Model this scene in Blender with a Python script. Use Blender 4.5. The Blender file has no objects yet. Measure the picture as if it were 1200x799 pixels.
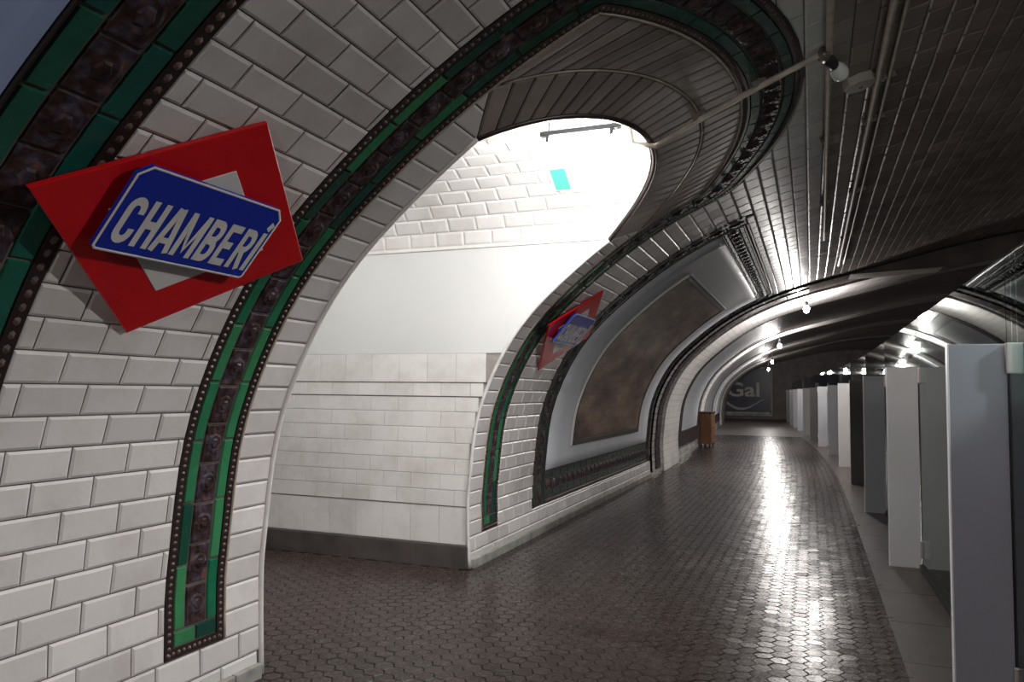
import bpy, bmesh, math, random, bisect
from mathutils import Vector, Matrix

# ------------------------------------------------------------------ camera / world / exposure
scene = bpy.context.scene
C = scene.collection
random.seed(7)
F_PX, YAW, PITCH, PRINC_Y, ROLL, CAM_H = 886.57, 0.37705, 0.060139, 405.67, 0.011313, 1.6

def cam_rot(v):
    cr_, sr = math.cos(ROLL), math.sin(ROLL)
    v = (v[0]*cr_-v[2]*sr, v[1], v[0]*sr+v[2]*cr_)
    cp, sp = math.cos(PITCH), math.sin(PITCH)
    v = (v[0], v[1]*cp-v[2]*sp, v[1]*sp+v[2]*cp)
    c, s = math.cos(YAW), math.sin(YAW)
    return Vector((v[0]*c-v[1]*s, v[0]*s+v[1]*c, v[2]))
CR, CU, CF = cam_rot((1, 0, 0)), cam_rot((0, 0, 1)), cam_rot((0, 1, 0))
cam_data = bpy.data.cameras.new('camera')
cam = bpy.data.objects.new('camera', cam_data)
C.objects.link(cam)
cam_data.sensor_width = 36.0
cam_data.lens = F_PX/1200*36.0
cam_data.shift_y = (PRINC_Y-399.5)/1200
cam_data.clip_start = 0.05
cam_data.clip_end = 300
m = Matrix((CR, CU, -CF)).transposed().to_4x4()
m.translation = (0, 0, CAM_H)
cam.matrix_world = m
scene.camera = cam

world = bpy.data.worlds.new('world')
scene.world = world
world.use_nodes = True
world.node_tree.nodes['Background'].inputs[0].default_value = (0.5, 0.55, 0.65, 1)
world.node_tree.nodes['Background'].inputs[1].default_value = 0.004
vs = scene.view_settings
vs.view_transform = 'Standard'
vs.look = 'None'
vs.gamma = 1
vs.use_curve_mapping = False
vs.exposure = 0.0
scene.display_settings.display_device = 'sRGB'

# light strengths (the lamps themselves are built further down)
BULB_W = 190.0          # each hanging bulb
TUBE_E = 30.0          # passage fluorescent
REAR_W = 150.0         # unseen lamp behind the camera, globe enlarged for soft shadows
TRACK_W = 940.0        # unseen lamp over the tracks, with an added cut-off shade

# ------------------------------------------------------------------ helpers
def link(o, parent=None):
    C.objects.link(o)
    if parent is not None:
        o.parent = parent
    return o

def mesh_obj(name, verts, faces, mat, parent=None, smooth=False, uvs=None):
    me = bpy.data.meshes.new(name)
    me.from_pydata([tuple(v) for v in verts], [], faces)
    if uvs is not None:
        ul = me.uv_layers.new(name='UVMap')
        for lp in me.loops:
            ul.data[lp.index].uv = uvs[lp.vertex_index]
    if mat is not None:
        me.materials.append(mat)
    if smooth:
        for p in me.polygons:
            p.use_smooth = True
    me.update()
    return link(bpy.data.objects.new(name, me), parent)

def empty(name, loc=(0, 0, 0)):
    o = bpy.data.objects.new(name, None)
    o.location = loc
    o.empty_display_size = 0.1
    return link(o)

def tag(o, label=None, cat=None, group=None, kind=None):
    if label: o['label'] = label
    if cat: o['category'] = cat
    if group: o['group'] = group
    if kind: o['kind'] = kind
    return o

class MB:
    """collects simple shapes into one mesh"""
    def __init__(self): self.v = []; self.f = []
    def add(self, v, f):
        b = len(self.v)
        self.v += [Vector(p) for p in v]
        self.f += [tuple(i+b for i in q) for q in f]
        return self
    def box(self, x0, x1, y0, y1, z0, z1, bev=0.0, M=None):
        bm = bmesh.new()
        bmesh.ops.create_cube(bm, size=1)
        for p in bm.verts:
            p.co = Vector((x0+(p.co.x+.5)*(x1-x0), y0+(p.co.y+.5)*(y1-y0), z0+(p.co.z+.5)*(z1-z0)))
        if bev > 0:
            bmesh.ops.bevel(bm, geom=list(bm.edges), offset=bev, segments=2, affect='EDGES', profile=.6)
        self.from_bm(bm, M); return self
    def from_bm(self, bm, M=None):
        bm.verts.index_update()
        self.add([(M @ p.co) if M else p.co.copy() for p in bm.verts], [tuple(q.index for q in f.verts) for f in bm.faces])
        bm.free()
    def tube(self, pts, r, n=10, cap=True):
        pts = [Vector(p) for p in pts]
        rs = r if isinstance(r, (list, tuple)) else [r]*len(pts)
        t0 = (pts[1]-pts[0]).normalized()
        a = t0.orthogonal().normalized()
        b0 = len(self.v)
        for i, p in enumerate(pts):
            if i == 0: t = t0
            elif i == len(pts)-1: t = (pts[i]-pts[i-1]).normalized()
            else: t = ((pts[i]-pts[i-1]).normalized()+(pts[i+1]-pts[i]).normalized()).normalized()
            a = (a-t*a.dot(t)).normalized(); b = t.cross(a)
            for k in range(n):
                an = 2*math.pi*k/n
                self.v.append(p+(a*math.cos(an)+b*math.sin(an))*rs[i])
        for i in range(len(pts)-1):
            for k in range(n):
                q = b0+i*n+k; w = b0+i*n+(k+1) % n
                self.f.append((q, w, w+n, q+n))
        if cap:
            self.f.append(tuple(b0+k for k in range(n))[::-1])
            self.f.append(tuple(b0+(len(pts)-1)*n+k for k in range(n)))
        return self
    def lathe(self, prof, n, M):
        b0 = len(self.v)
        for (r, z) in prof:
            for k in range(n):
                an = 2*math.pi*k/n
                self.v.append(M @ Vector((r*math.cos(an), r*math.sin(an), z)))
        for i in range(len(prof)-1):
            for k in range(n):
                q = b0+i*n+k; w = b0+i*n+(k+1) % n
                self.f.append((q, w, w+n, q+n))
        self.f.append(tuple(b0+k for k in range(n))[::-1])
        self.f.append(tuple(b0+(len(prof)-1)*n+k for k in range(n)))
        return self
    def build(self, name, mat, parent=None, smooth=False):
        return mesh_obj(name, self.v, self.f, mat, parent, smooth)

# ------------------------------------------------------------------ materials
def mat_new(name):
    mt = bpy.data.materials.new(name)
    mt.use_nodes = True
    nt = mt.node_tree
    return mt, nt, nt.nodes['Principled BSDF']

def N(nt, kind, **kw):
    n = nt.nodes.new(kind)
    for k, v in kw.items():
        setattr(n, k, v)
    return n

def simple(name, col, rough=.5, metal=0.0, noise=0.0, nscale=6.0, bump=0.0, spec=.5):
    mt, nt, b = mat_new(name)
    b.inputs['Base Color'].default_value = (*col, 1)
    b.inputs['Roughness'].default_value = rough
    b.inputs['Metallic'].default_value = metal
    b.inputs['Specular IOR Level'].default_value = spec
    if noise or bump:
        g = N(nt, 'ShaderNodeNewGeometry')
        nz = N(nt, 'ShaderNodeTexNoise')
        nz.inputs['Scale'].default_value = nscale
        nz.inputs['Detail'].default_value = 6
        nt.links.new(g.outputs['Position'], nz.inputs['Vector'])
        if noise:
            r = N(nt, 'ShaderNodeMapRange')
            r.inputs[1].default_value = .25; r.inputs[2].default_value = .75
            r.inputs[3].default_value = 1-noise; r.inputs[4].default_value = 1+noise*.6
            nt.links.new(nz.outputs['Fac'], r.inputs[0])
            mx = N(nt, 'ShaderNodeVectorMath', operation='SCALE')
            mx.inputs[0].default_value = col
            nt.links.new(r.outputs[0], mx.inputs['Scale'])
            nt.links.new(mx.outputs[0], b.inputs['Base Color'])
        if bump:
            bp = N(nt, 'ShaderNodeBump')
            bp.inputs['Strength'].default_value = bump
            bp.inputs['Distance'].default_value = .01
            nt.links.new(nz.outputs['Fac'], bp.inputs['Height'])
            nt.links.new(bp.outputs[0], b.inputs['Normal'])
    return mt

def tile_mat(name, col_a, col_b, dirt, dirt_amt, rough=.18, stain_scale=1.2, bump=.15, spec=.5):
    """glazed tile: each piece a slightly different tint, world-space grime, fine waviness"""
    mt, nt, b = mat_new(name)
    b.inputs['Specular IOR Level'].default_value = spec
    g = N(nt, 'ShaderNodeNewGeometry'); oi = N(nt, 'ShaderNodeObjectInfo')
    ad = N(nt, 'ShaderNodeMath', operation='ADD')
    nt.links.new(g.outputs['Random Per Island'], ad.inputs[0]); nt.links.new(oi.outputs['Random'], ad.inputs[1])
    fr = N(nt, 'ShaderNodeMath', operation='FRACT'); nt.links.new(ad.outputs[0], fr.inputs[0])
    mx = N(nt, 'ShaderNodeMix', data_type='RGBA')
    mx.inputs[6].default_value = (*col_a, 1); mx.inputs[7].default_value = (*col_b, 1)
    nt.links.new(fr.outputs[0], mx.inputs[0])
    nz = N(nt, 'ShaderNodeTexNoise'); nz.inputs['Scale'].default_value = stain_scale
    nz.inputs['Detail'].default_value = 9; nz.inputs['Roughness'].default_value = .7
    nt.links.new(g.outputs['Position'], nz.inputs['Vector'])
    rg = N(nt, 'ShaderNodeMapRange'); rg.inputs[1].default_value = .46; rg.inputs[2].default_value = .78
    rg.inputs[3].default_value = 0; rg.inputs[4].default_value = dirt_amt
    nt.links.new(nz.outputs['Fac'], rg.inputs[0])
    mx2 = N(nt, 'ShaderNodeMix', data_type='RGBA'); mx2.inputs[7].default_value = (*dirt, 1)
    nt.links.new(rg.outputs[0], mx2.inputs[0]); nt.links.new(mx.outputs[2], mx2.inputs[6])
    nt.links.new(mx2.outputs[2], b.inputs['Base Color'])
    n2 = N(nt, 'ShaderNodeTexNoise'); n2.inputs['Scale'].default_value = 35; n2.inputs['Detail'].default_value = 3
    nt.links.new(g.outputs['Position'], n2.inputs['Vector'])
    rr = N(nt, 'ShaderNodeMapRange'); rr.inputs[3].default_value = rough*.7; rr.inputs[4].default_value = min(1, rough*1.9)
    nt.links.new(n2.outputs['Fac'], rr.inputs[0]); nt.links.new(rr.outputs[0], b.inputs['Roughness'])
    bp = N(nt, 'ShaderNodeBump'); bp.inputs['Strength'].default_value = bump; bp.inputs['Distance'].default_value = .004
    nt.links.new(n2.outputs['Fac'], bp.inputs['Height']); nt.links.new(bp.outputs[0], b.inputs['Normal'])
    return mt

def brick_mat(name, col, col2, joint, w, h, rough=.3, bump=.6, dirt=.3, dirtcol=(.05, .04, .035)):
    """surfaces too far (or out of view) for single tiles: brick pattern on the (y, s) UV"""
    mt, nt, b = mat_new(name)
    uv = N(nt, 'ShaderNodeUVMap'); br = N(nt, 'ShaderNodeTexBrick')
    nt.links.new(uv.outputs[0], br.inputs['Vector'])
    br.inputs['Color1'].default_value = (*col, 1); br.inputs['Color2'].default_value = (*col2, 1)
    br.inputs['Mortar'].default_value = (*joint, 1)
    br.inputs['Scale'].default_value = 1; br.inputs['Brick Width'].default_value = w
    br.inputs['Row Height'].default_value = h; br.inputs['Mortar Size'].default_value = .006
    g = N(nt, 'ShaderNodeNewGeometry'); nz = N(nt, 'ShaderNodeTexNoise'); nz.inputs['Scale'].default_value = .9
    nz.inputs['Detail'].default_value = 8
    nt.links.new(g.outputs['Position'], nz.inputs['Vector'])
    rg = N(nt, 'ShaderNodeMapRange'); rg.inputs[1].default_value = .4; rg.inputs[2].default_value = .75; rg.inputs[4].default_value = dirt
    nt.links.new(nz.outputs['Fac'], rg.inputs[0])
    mx = N(nt, 'ShaderNodeMix', data_type='RGBA'); mx.inputs[7].default_value = (*dirtcol, 1)
    nt.links.new(rg.outputs[0], mx.inputs[0]); nt.links.new(br.outputs['Color'], mx.inputs[6])
    nt.links.new(mx.outputs[2], b.inputs['Base Color'])
    b.inputs['Roughness'].default_value = rough
    bp = N(nt, 'ShaderNodeBump'); bp.invert = True
    bp.inputs['Strength'].default_value = bump; bp.inputs['Distance'].default_value = .008
    nt.links.new(br.outputs['Fac'], bp.inputs['Height']); nt.links.new(bp.outputs[0], b.inputs['Normal'])
    return mt

def ornament_mat(name):
    mt, nt, b = mat_new(name)
    g = N(nt, 'ShaderNodeNewGeometry')
    v = N(nt, 'ShaderNodeTexVoronoi'); v.inputs['Scale'].default_value = 26
    nz = N(nt, 'ShaderNodeTexNoise'); nz.inputs['Scale'].default_value = 18; nz.inputs['Detail'].default_value = 5
    nt.links.new(g.outputs['Position'], v.inputs['Vector']); nt.links.new(g.outputs['Position'], nz.inputs['Vector'])
    cr_ = N(nt, 'ShaderNodeValToRGB')
    e = cr_.color_ramp.elements
    e[0].position = .3; e[0].color = (.012, .011, .016, 1)
    e[1].position = .72; e[1].color = (.16, .075, .04, 1)
    q = e.new(.48); q.color = (.045, .022, .018, 1)
    q = e.new(.58); q.color = (.05, .045, .07, 1)
    nt.links.new(nz.outputs['Fac'], cr_.inputs[0]); nt.links.new(cr_.outputs[0], b.inputs['Base Color'])
    b.inputs['Roughness'].default_value = .5
    b.inputs['Specular IOR Level'].default_value = .18
    ad = N(nt, 'ShaderNodeMath', operation='ADD')
    nt.links.new(v.outputs['Distance'], ad.inputs[0]); nt.links.new(nz.outputs['Fac'], ad.inputs[1])
    bp = N(nt, 'ShaderNodeBump'); bp.inputs['Strength'].default_value = .7; bp.inputs['Distance'].default_value = .008
    nt.links.new(ad.outputs[0], bp.inputs['Height']); nt.links.new(bp.outputs[0], b.inputs['Normal'])
    return mt

def emit_mat(name, col, strength):
    mt, nt, b = mat_new(name)
    b.inputs['Base Color'].default_value = (*col, 1)
    b.inputs['Emission Color'].default_value = (*col, 1)
    b.inputs['Emission Strength'].default_value = strength
    return mt

def glass_mat(name, tint):
    mt, nt, b = mat_new(name)
    nt.nodes.remove(b)
    out = [n for n in nt.nodes if n.type == 'OUTPUT_MATERIAL'][0]
    tr = N(nt, 'ShaderNodeBsdfTransparent'); tr.inputs[0].default_value = (*tint, 1)
    gl = N(nt, 'ShaderNodeBsdfGlossy'); gl.inputs['Roughness'].default_value = .02
    gl.inputs[0].default_value = (.95, 1, .98, 1)
    fr = N(nt, 'ShaderNodeFresnel'); fr.inputs[0].default_value = 1.5
    mx = N(nt, 'ShaderNodeMixShader')
    nt.links.new(fr.outputs[0], mx.inputs[0]); nt.links.new(tr.outputs[0], mx.inputs[1]); nt.links.new(gl.outputs[0], mx.inputs[2])
    nt.links.new(mx.outputs[0], out.inputs[0])
    return mt

def mural_mat(name):
    mt, nt, b = mat_new(name)
    uv = N(nt, 'ShaderNodeUVMap')
    nz = N(nt, 'ShaderNodeTexNoise'); nz.inputs['Scale'].default_value = 2.2; nz.inputs['Detail'].default_value = 8
    nz.inputs['Roughness'].default_value = .62
    mpg = N(nt, 'ShaderNodeMapping'); mpg.inputs['Scale'].default_value = (.45, 1.2, 1)
    nt.links.new(uv.outputs[0], mpg.inputs[0]); nt.links.new(mpg.outputs[0], nz.inputs['Vector'])
    cr_ = N(nt, 'ShaderNodeValToRGB'); e = cr_.color_ramp.elements
    e[0].position = .36; e[0].color = (.075, .045, .034, 1)
    e[1].position = .66; e[1].color = (.46, .33, .24, 1)
    q = e.new(.45); q.color = (.19, .115, .08, 1)
    q = e.new(.55); q.color = (.29, .19, .135, 1)
    nt.links.new(nz.outputs['Fac'], cr_.inputs[0])
    br = N(nt, 'ShaderNodeTexBrick'); br.offset = 0
    br.inputs['Scale'].default_value = 1; br.inputs['Brick Width'].default_value = .2; br.inputs['Row Height'].default_value = .2
    br.inputs['Mortar Size'].default_value = .003
    br.inputs['Color1'].default_value = (1, 1, 1, 1); br.inputs['Color2'].default_value = (.86, .86, .86, 1); br.inputs['Mortar'].default_value = (.4, .4, .4, 1)
    nt.links.new(uv.outputs[0], br.inputs['Vector'])
    mx = N(nt, 'ShaderNodeMix', data_type='RGBA', blend_type='MULTIPLY'); mx.inputs[0].default_value = 1
    nt.links.new(cr_.outputs[0], mx.inputs[6]); nt.links.new(br.outputs['Color'], mx.inputs[7])
    nt.links.new(mx.outputs[2], b.inputs['Base Color'])
    b.inputs['Roughness'].default_value = .35
    return mt

def rib_light_fade(mt):
    """lamp light fading out towards the tracks, painted in, with a ragged edge"""
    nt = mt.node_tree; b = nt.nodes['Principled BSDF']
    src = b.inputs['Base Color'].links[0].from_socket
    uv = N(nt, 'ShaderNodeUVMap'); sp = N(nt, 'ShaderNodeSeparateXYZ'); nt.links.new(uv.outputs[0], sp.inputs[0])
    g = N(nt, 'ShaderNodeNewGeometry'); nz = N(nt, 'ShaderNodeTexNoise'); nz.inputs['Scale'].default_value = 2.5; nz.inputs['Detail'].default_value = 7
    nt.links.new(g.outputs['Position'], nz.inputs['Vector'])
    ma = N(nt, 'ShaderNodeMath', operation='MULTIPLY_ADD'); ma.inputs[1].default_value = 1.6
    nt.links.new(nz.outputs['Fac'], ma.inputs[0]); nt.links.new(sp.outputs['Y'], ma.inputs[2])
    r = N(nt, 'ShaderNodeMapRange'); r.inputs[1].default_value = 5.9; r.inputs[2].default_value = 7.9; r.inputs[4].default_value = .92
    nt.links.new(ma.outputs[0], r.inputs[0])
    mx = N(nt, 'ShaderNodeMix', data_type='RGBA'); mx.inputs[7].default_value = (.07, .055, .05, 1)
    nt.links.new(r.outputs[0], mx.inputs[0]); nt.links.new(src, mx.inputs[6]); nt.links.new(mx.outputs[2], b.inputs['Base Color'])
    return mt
M = {
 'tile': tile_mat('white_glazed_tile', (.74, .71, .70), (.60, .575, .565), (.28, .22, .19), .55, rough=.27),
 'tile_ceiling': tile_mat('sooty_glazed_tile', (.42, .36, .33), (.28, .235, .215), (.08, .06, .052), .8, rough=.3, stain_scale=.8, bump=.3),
 'tile_passage': tile_mat('passage_tile', (.80, .77, .755), (.74, .715, .70), (.42, .35, .31), .5, rough=.25, stain_scale=2.5),
 'grout': simple('grout', (.13, .11, .10), .9, noise=.5, nscale=3),
 'grout_dark': simple('sooty_grout', (.045, .037, .033), .9, noise=.4, nscale=3),
 'joint_dark': simple('stained_joint', (.16, .13, .115), .9, noise=.6, nscale=14),
 'grout_light': simple('passage_grout', (.34, .31, .29), .9, noise=.3, nscale=4),
 'green': tile_mat('green_glazed_tile', (.012, .15, .075), (.05, .23, .095), (.01, .02, .02), .55, rough=.16, stain_scale=2),
 'green_dark': tile_mat('dark_green_tile', (.008, .055, .045), (.014, .075, .045), (.01, .015, .015), .5, rough=.18, stain_scale=2),
 'green_teal': tile_mat('teal_green_tile', (.008, .09, .075), (.016, .11, .07), (.01, .015, .015), .5, rough=.18, stain_scale=2),
 'green_black': tile_mat('blackish_green_tile', (.012, .032, .027), (.016, .042, .03), (.01, .012, .012), .5, rough=.25, stain_scale=2),
 'ornament': ornament_mat('relief_tile'),
 'bead_base': simple('moulding_dark', (.022, .014, .013), .4),
 'bead': simple('moulding_bead', (.12, .075, .065), .4, noise=.7, nscale=30),
 'bead_cream': simple('cream_bead', (.42, .35, .29), .3, noise=.4, nscale=9),
 'bead_pale': simple('edge_bead_white', (.72, .69, .67), .3, noise=.15),
 'margin': tile_mat('blue_white_margin', (.64, .66, .70), (.60, .62, .66), (.42, .42, .44), .35, rough=.42, stain_scale=1.5),
 'margin_near': tile_mat('blue_lit_margin', (.40, .50, .76), (.37, .47, .72), (.22, .26, .36), .35, rough=.35, stain_scale=1.5),  # same margin with bluish light painted into its colour
 'plaster': simple('white_plaster', (.70, .70, .69), .6, noise=.04, nscale=1.5),
 'skirt': simple('dark_skirting', (.085, .07, .066), .5, noise=.4, nscale=5),
 'plinth': simple('stone_plinth', (.42, .38, .35), .6, noise=.4, nscale=7),
 'paver': tile_mat('brown_paver', (.060, .044, .040), (.046, .033, .030), (.03, .024, .022), .5, rough=.2, stain_scale=1.0, bump=.2, spec=.12),
 'floor_base': simple('floor_joint', (.034, .027, .025), .85),
 'strip': simple('platform_edge_stone', (.085, .069, .064), .33, noise=.3, nscale=4),
 'paver_far': brick_mat('far_pavers', (.10, .078, .072), (.075, .058, .054), (.03, .025, .023), .1, .1, rough=.38, bump=.3),
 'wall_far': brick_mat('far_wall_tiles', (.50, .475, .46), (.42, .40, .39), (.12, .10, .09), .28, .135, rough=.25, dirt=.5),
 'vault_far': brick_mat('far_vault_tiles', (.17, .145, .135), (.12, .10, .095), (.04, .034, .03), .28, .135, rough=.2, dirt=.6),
 'rib': rib_light_fade(brick_mat('arch_rib_tiles', (.80, .77, .75), (.74, .71, .69), (.55, .51, .49), .28, .135, rough=.65, dirt=.25, bump=.2)),
 'rib_mid': simple('half_lit_rib', (.36, .32, .30), .5, noise=.5, nscale=2),  # middle tone of the painted light fade, unused
 'rib_dark': simple('dark_rib', (.16, .135, .125), .5, noise=.5, nscale=2),
 'gap': simple('dark_line', (.02, .018, .018), .6),
 'mural': mural_mat('brown_mural'),
 'mural_edge': simple('mural_edge', (.045, .04, .038), .4),
 'mural_lip': simple('mural_lip', (.55, .53, .5), .35),
 'red': simple('red_enamel', (.56, .008, .013), .22, noise=.12, nscale=5),
 'white_enamel': simple('white_enamel', (.66, .65, .63), .25, noise=.06, nscale=6),
 'blue': simple('blue_enamel', (.010, .030, .36), .2, noise=.1, nscale=5),
 'pipe': simple('grey_conduit', (.52, .45, .38), .5, noise=.3, nscale=12, spec=.6),
 'pipe_clip': simple('conduit_clip', (.20, .17, .15), .4, metal=.5),
 'lamp_white': simple('lamp_porcelain', (.75, .73, .70), .3),
 'shade': simple('cutoff_shade', (.25, .27, .26), .5),
 'box': simple('junction_box_plastic', (.50, .47, .43), .5, noise=.1),
 'metal_dark': simple('dark_metal', (.06, .06, .065), .4, metal=.6),
 'fin_grey': simple('grey_panel', (.34, .32, .38), .45, noise=.06, nscale=2),
 'fin_lit': simple('pale_panel', (.58, .56, .56), .45, noise=.05, nscale=2),
 'fin_half_lit': simple('mid_grey_panel', (.36, .36, .385), .45, noise=.05, nscale=2),
 'fin_shaded': simple('shaded_panel', (.10, .095, .097), .45, noise=.06, nscale=2),
 'fin_edge': simple('panel_edge', (.75, .74, .76), .35),
 'clamp': simple('clamp_pale', (.50, .44, .44), .3, metal=.3),
 'glass': glass_mat('barrier_glass', (.80, .90, .88)),
 'bulb': emit_mat('bulb_glow', (1, .96, .9), 90),
 'bulb_off': simple('bulb_frosted', (.8, .8, .78), .2),
 'tube': emit_mat('tube_glow', (1, .99, .96), TUBE_E),
 'exit': emit_mat('exit_green', (.07, .36, .29), 1.0),
 'exit_pale': emit_mat('exit_pale_green', (.34, .52, .48), 1.0),
 'track': simple('track_ballast', (.05, .045, .042), .9, noise=.5, nscale=8, bump=.6),
 'poster_blue': simple('poster_navy', (.012, .014, .04), .35, noise=.4, nscale=2),
 'poster_grey': simple('poster_letter', (.62, .60, .58), .4, noise=.3, nscale=4),
 'poster_pale': simple('poster_pale', (.55, .53, .52), .45, noise=.4, nscale=3),
 'wood': simple('brown_wood', (.20, .085, .03), .45, noise=.4, nscale=6),
 'wood_dark': simple('dark_wood', (.05, .03, .02), .5),
}

# ------------------------------------------------------------------ vault profile (x, z) and (s, y) mapping
PRO = [(-2.87, -.55), (-2.885, -.05), (-2.906, .4), (-2.9, .75), (-2.795, 1.466), (-2.447, 2.153), (-1.885, 2.703), (-1.263, 3.133),
       (-.608, 3.437), (.035, 3.642), (.628, 3.793), (1.171, 3.926), (1.681, 4.054), (2.179, 4.176), (2.683, 4.285), (3.204, 4.376),
       (3.751, 4.446), (4.4, 4.50), (5.0, 4.515)]
PRO += [(10-x, z) for x, z in PRO[::-1][1:]]
def catmull(p0, p1, p2, p3, t):
    return tuple(.5*((2*b)+(-a+c)*t+(2*a-5*b+4*c-d)*t*t+(-a+3*b-3*c+d)*t**3) for a, b, c, d in zip(p0, p1, p2, p3))
DP = []
for i in range(1, len(PRO)-2):
    for k in range(16):
        DP.append(catmull(PRO[i-1], PRO[i], PRO[i+1], PRO[i+2], k/16))
SL = [0]
for a, b in zip(DP, DP[1:]):
    SL.append(SL[-1]+math.dist(a, b))
_i0 = min(range(40), key=lambda i: abs(DP[i][1]))
SL = [v-SL[_i0] for v in SL]
S_END = SL[-1]

def bend(y):
    if y < 12: return 0.0
    if y < 26: return -.0026*(y-12)**2
    return -.5096-.0728*(y-26)
def prof(s, off=0):
    i = max(0, min(len(DP)-2, bisect.bisect_right(SL, s)-1))
    u = (s-SL[i])/(SL[i+1]-SL[i])
    (x0, z0), (x1, z1) = DP[i], DP[i+1]
    tx, tz = x1-x0, z1-z0
    l = math.hypot(tx, tz)
    return x0+tx*u+tz/l*off, z0+tz*u-tx/l*off
def V(y, s, h=0.0):
    x, z = prof(s, h)
    return Vector((x+bend(y), y, z))
def frame_at(y, s, h=0.0):
    a = V(y, s-.03, h); b = V(y, s+.03, h); c = V(y, s, h)
    ts = (b-a).normalized(); ty = (V(y+.02, s, h)-V(y-.02, s, h)).normalized()
    n = ts.cross(ty).normalized()
    if n.dot(Vector((ts.z, 0, -ts.x))) < 0: n = -n
    m_ = Matrix((ty, ts, n)).transposed().to_4x4(); m_.translation = c
    return m_
def vault_x(z):
    for i in range(len(DP)//2):
        if DP[i][1] <= z <= DP[i+1][1]:
            u = (z-DP[i][1])/(DP[i+1][1]-DP[i][1])
            return DP[i][0]+u*(DP[i+1][0]-DP[i][0])
    return DP[len(DP)//2][0]
def project(p):
    q = Vector(p)-Vector((0, 0, CAM_H))
    d = q.dot(CF)
    if d < .2: return None
    return 600+F_PX*q.dot(CR)/d, PRINC_Y-F_PX*q.dot(CU)/d, d
def score(p, size=1.0):
    r = project(p)
    if r is None: return 0
    if not (-30 < r[0] < 1230 and -30 < r[1] < 830): return 0
    return size/r[2]**2

# opening through the vault, drawn on (y, s)
YC = 4.91
J0, J1 = 3.52, 6.30
def seg_arc(half, spring, rise):
    R = (half*half+rise*rise)/(2*rise)
    return half, spring, R, spring+rise-R
SPR = 3.38
ARC_O = seg_arc(1.39, SPR, 4.10-SPR)      # arris of the opening
ARC_2 = seg_arc(1.68, 3.62, .83)      # joint between the two header courses
ARC_B = seg_arc(1.68, 4.22, .51)      # inner edge of the border
BW = .39                              # border width
B_S0 = .28                            # its foot
def arc_s(A, y):
    return A[3]+math.sqrt(max(0, A[2]**2-(y-YC)**2))
def arc_pt(A, u):
    th = math.asin(A[0]/A[2]); a = math.pi/2+th-2*th*u
    return YC+A[2]*math.cos(a), A[3]+A[2]*math.sin(a)
HALF_B, SP_B, R_B, CS_B = ARC_B
TH_B = math.asin(HALF_B/R_B)
L_SIDE = SP_B-B_S0; L_COR = (math.pi/2-TH_B)*BW/2; L_ARC = (R_B+BW/2)*2*TH_B
L_TOT = 2*L_SIDE+2*L_COR+L_ARC
def border(l, o):
    """point on (y, s) at length l along the border and o outwards of its inner edge"""
    if l > L_TOT/2:
        y, s = border(L_TOT-l, o); return 2*YC-y, s
    if l <= L_SIDE: return YC-HALF_B-o, B_S0+l
    l -= L_SIDE
    if l <= L_COR:
        a = math.pi-(math.pi/2-TH_B)*l/L_COR
        return YC-HALF_B+o*math.cos(a), SP_B+o*math.sin(a)
    l -= L_COR
    a = math.pi/2+TH_B-2*TH_B*l/L_ARC
    return YC+(R_B+o)*math.cos(a), CS_B+(R_B+o)*math.sin(a)
def sd_border(y, s):
    dy = abs(y-YC)-HALF_B; r = math.hypot(y-YC, s-CS_B); da = r-R_B
    if s < B_S0:
        return max(B_S0-s, 0)+.0 if dy+0 < 0 else math.hypot(max(dy-BW, 0), B_S0-s)
    if s > CS_B and abs(math.atan2(y-YC, s-CS_B)) < TH_B: d = da
    elif s <= SP_B: d = dy
    elif dy < 0: d = da
    else: d = math.hypot(dy, s-SP_B)
    return d-BW
FRAMES = [(-6.0, 1.88, .30, 4.50), (8.0, 14.60, .30, 4.50)]
def sd_rect(r, y, s):
    dy = max(r[0]-y, y-r[1]); ds = max(r[2]-s, s-r[3])
    if dy > 0 and ds > 0: return math.hypot(dy, ds)
    return max(dy, ds)
def sd_all(y, s):
    b = sd_border(y, s)
    return min([b]+[sd_rect(r, y, s) for r in FRAMES])

def clip(poly, n, d):
    out = []
    for i in range(len(poly)):
        a, b = poly[i], poly[(i+1) % len(poly)]
        da = a[0]*n[0]+a[1]*n[1]-d; db = b[0]*n[0]+b[1]*n[1]-d
        if da >= 0: out.append(a)
        if da*db < 0:
            t = da/(da-db); out.append((a[0]+(b[0]-a[0])*t, a[1]+(b[1]-a[1])*t))
    return out
def area(poly):
    return .5*sum(poly[i][0]*poly[(i+1) % len(poly)][1]-poly[(i+1) % len(poly)][0]*poly[i][1] for i in range(len(poly)))
def inset(poly, d):
    n = len(poly); out = []
    for i in range(n):
        p0, p1, p2 = poly[i-1], poly[i], poly[(i+1) % n]
        e0 = (p1[0]-p0[0], p1[1]-p0[1]); e1 = (p2[0]-p1[0], p2[1]-p1[1])
        l0 = math.hypot(*e0) or 1e-6; l1 = math.hypot(*e1) or 1e-6
        n0 = (-e0[1]/l0, e0[0]/l0); n1 = (-e1[1]/l1, e1[0]/l1)
        k = 1+n0[0]*n1[0]+n0[1]*n1[1]
        k = max(k, .35)
        out.append((p1[0]+(n0[0]+n1[0])*d/k, p1[1]+(n0[1]+n1[1])*d/k))
    return out
def clean(poly, eps=.006):
    out = []
    for p in poly:
        if not out or math.dist(p, out[-1]) > eps: out.append(p)
    if len(out) > 1 and math.dist(out[0], out[-1]) <= eps: out.pop()
    return out
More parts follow.
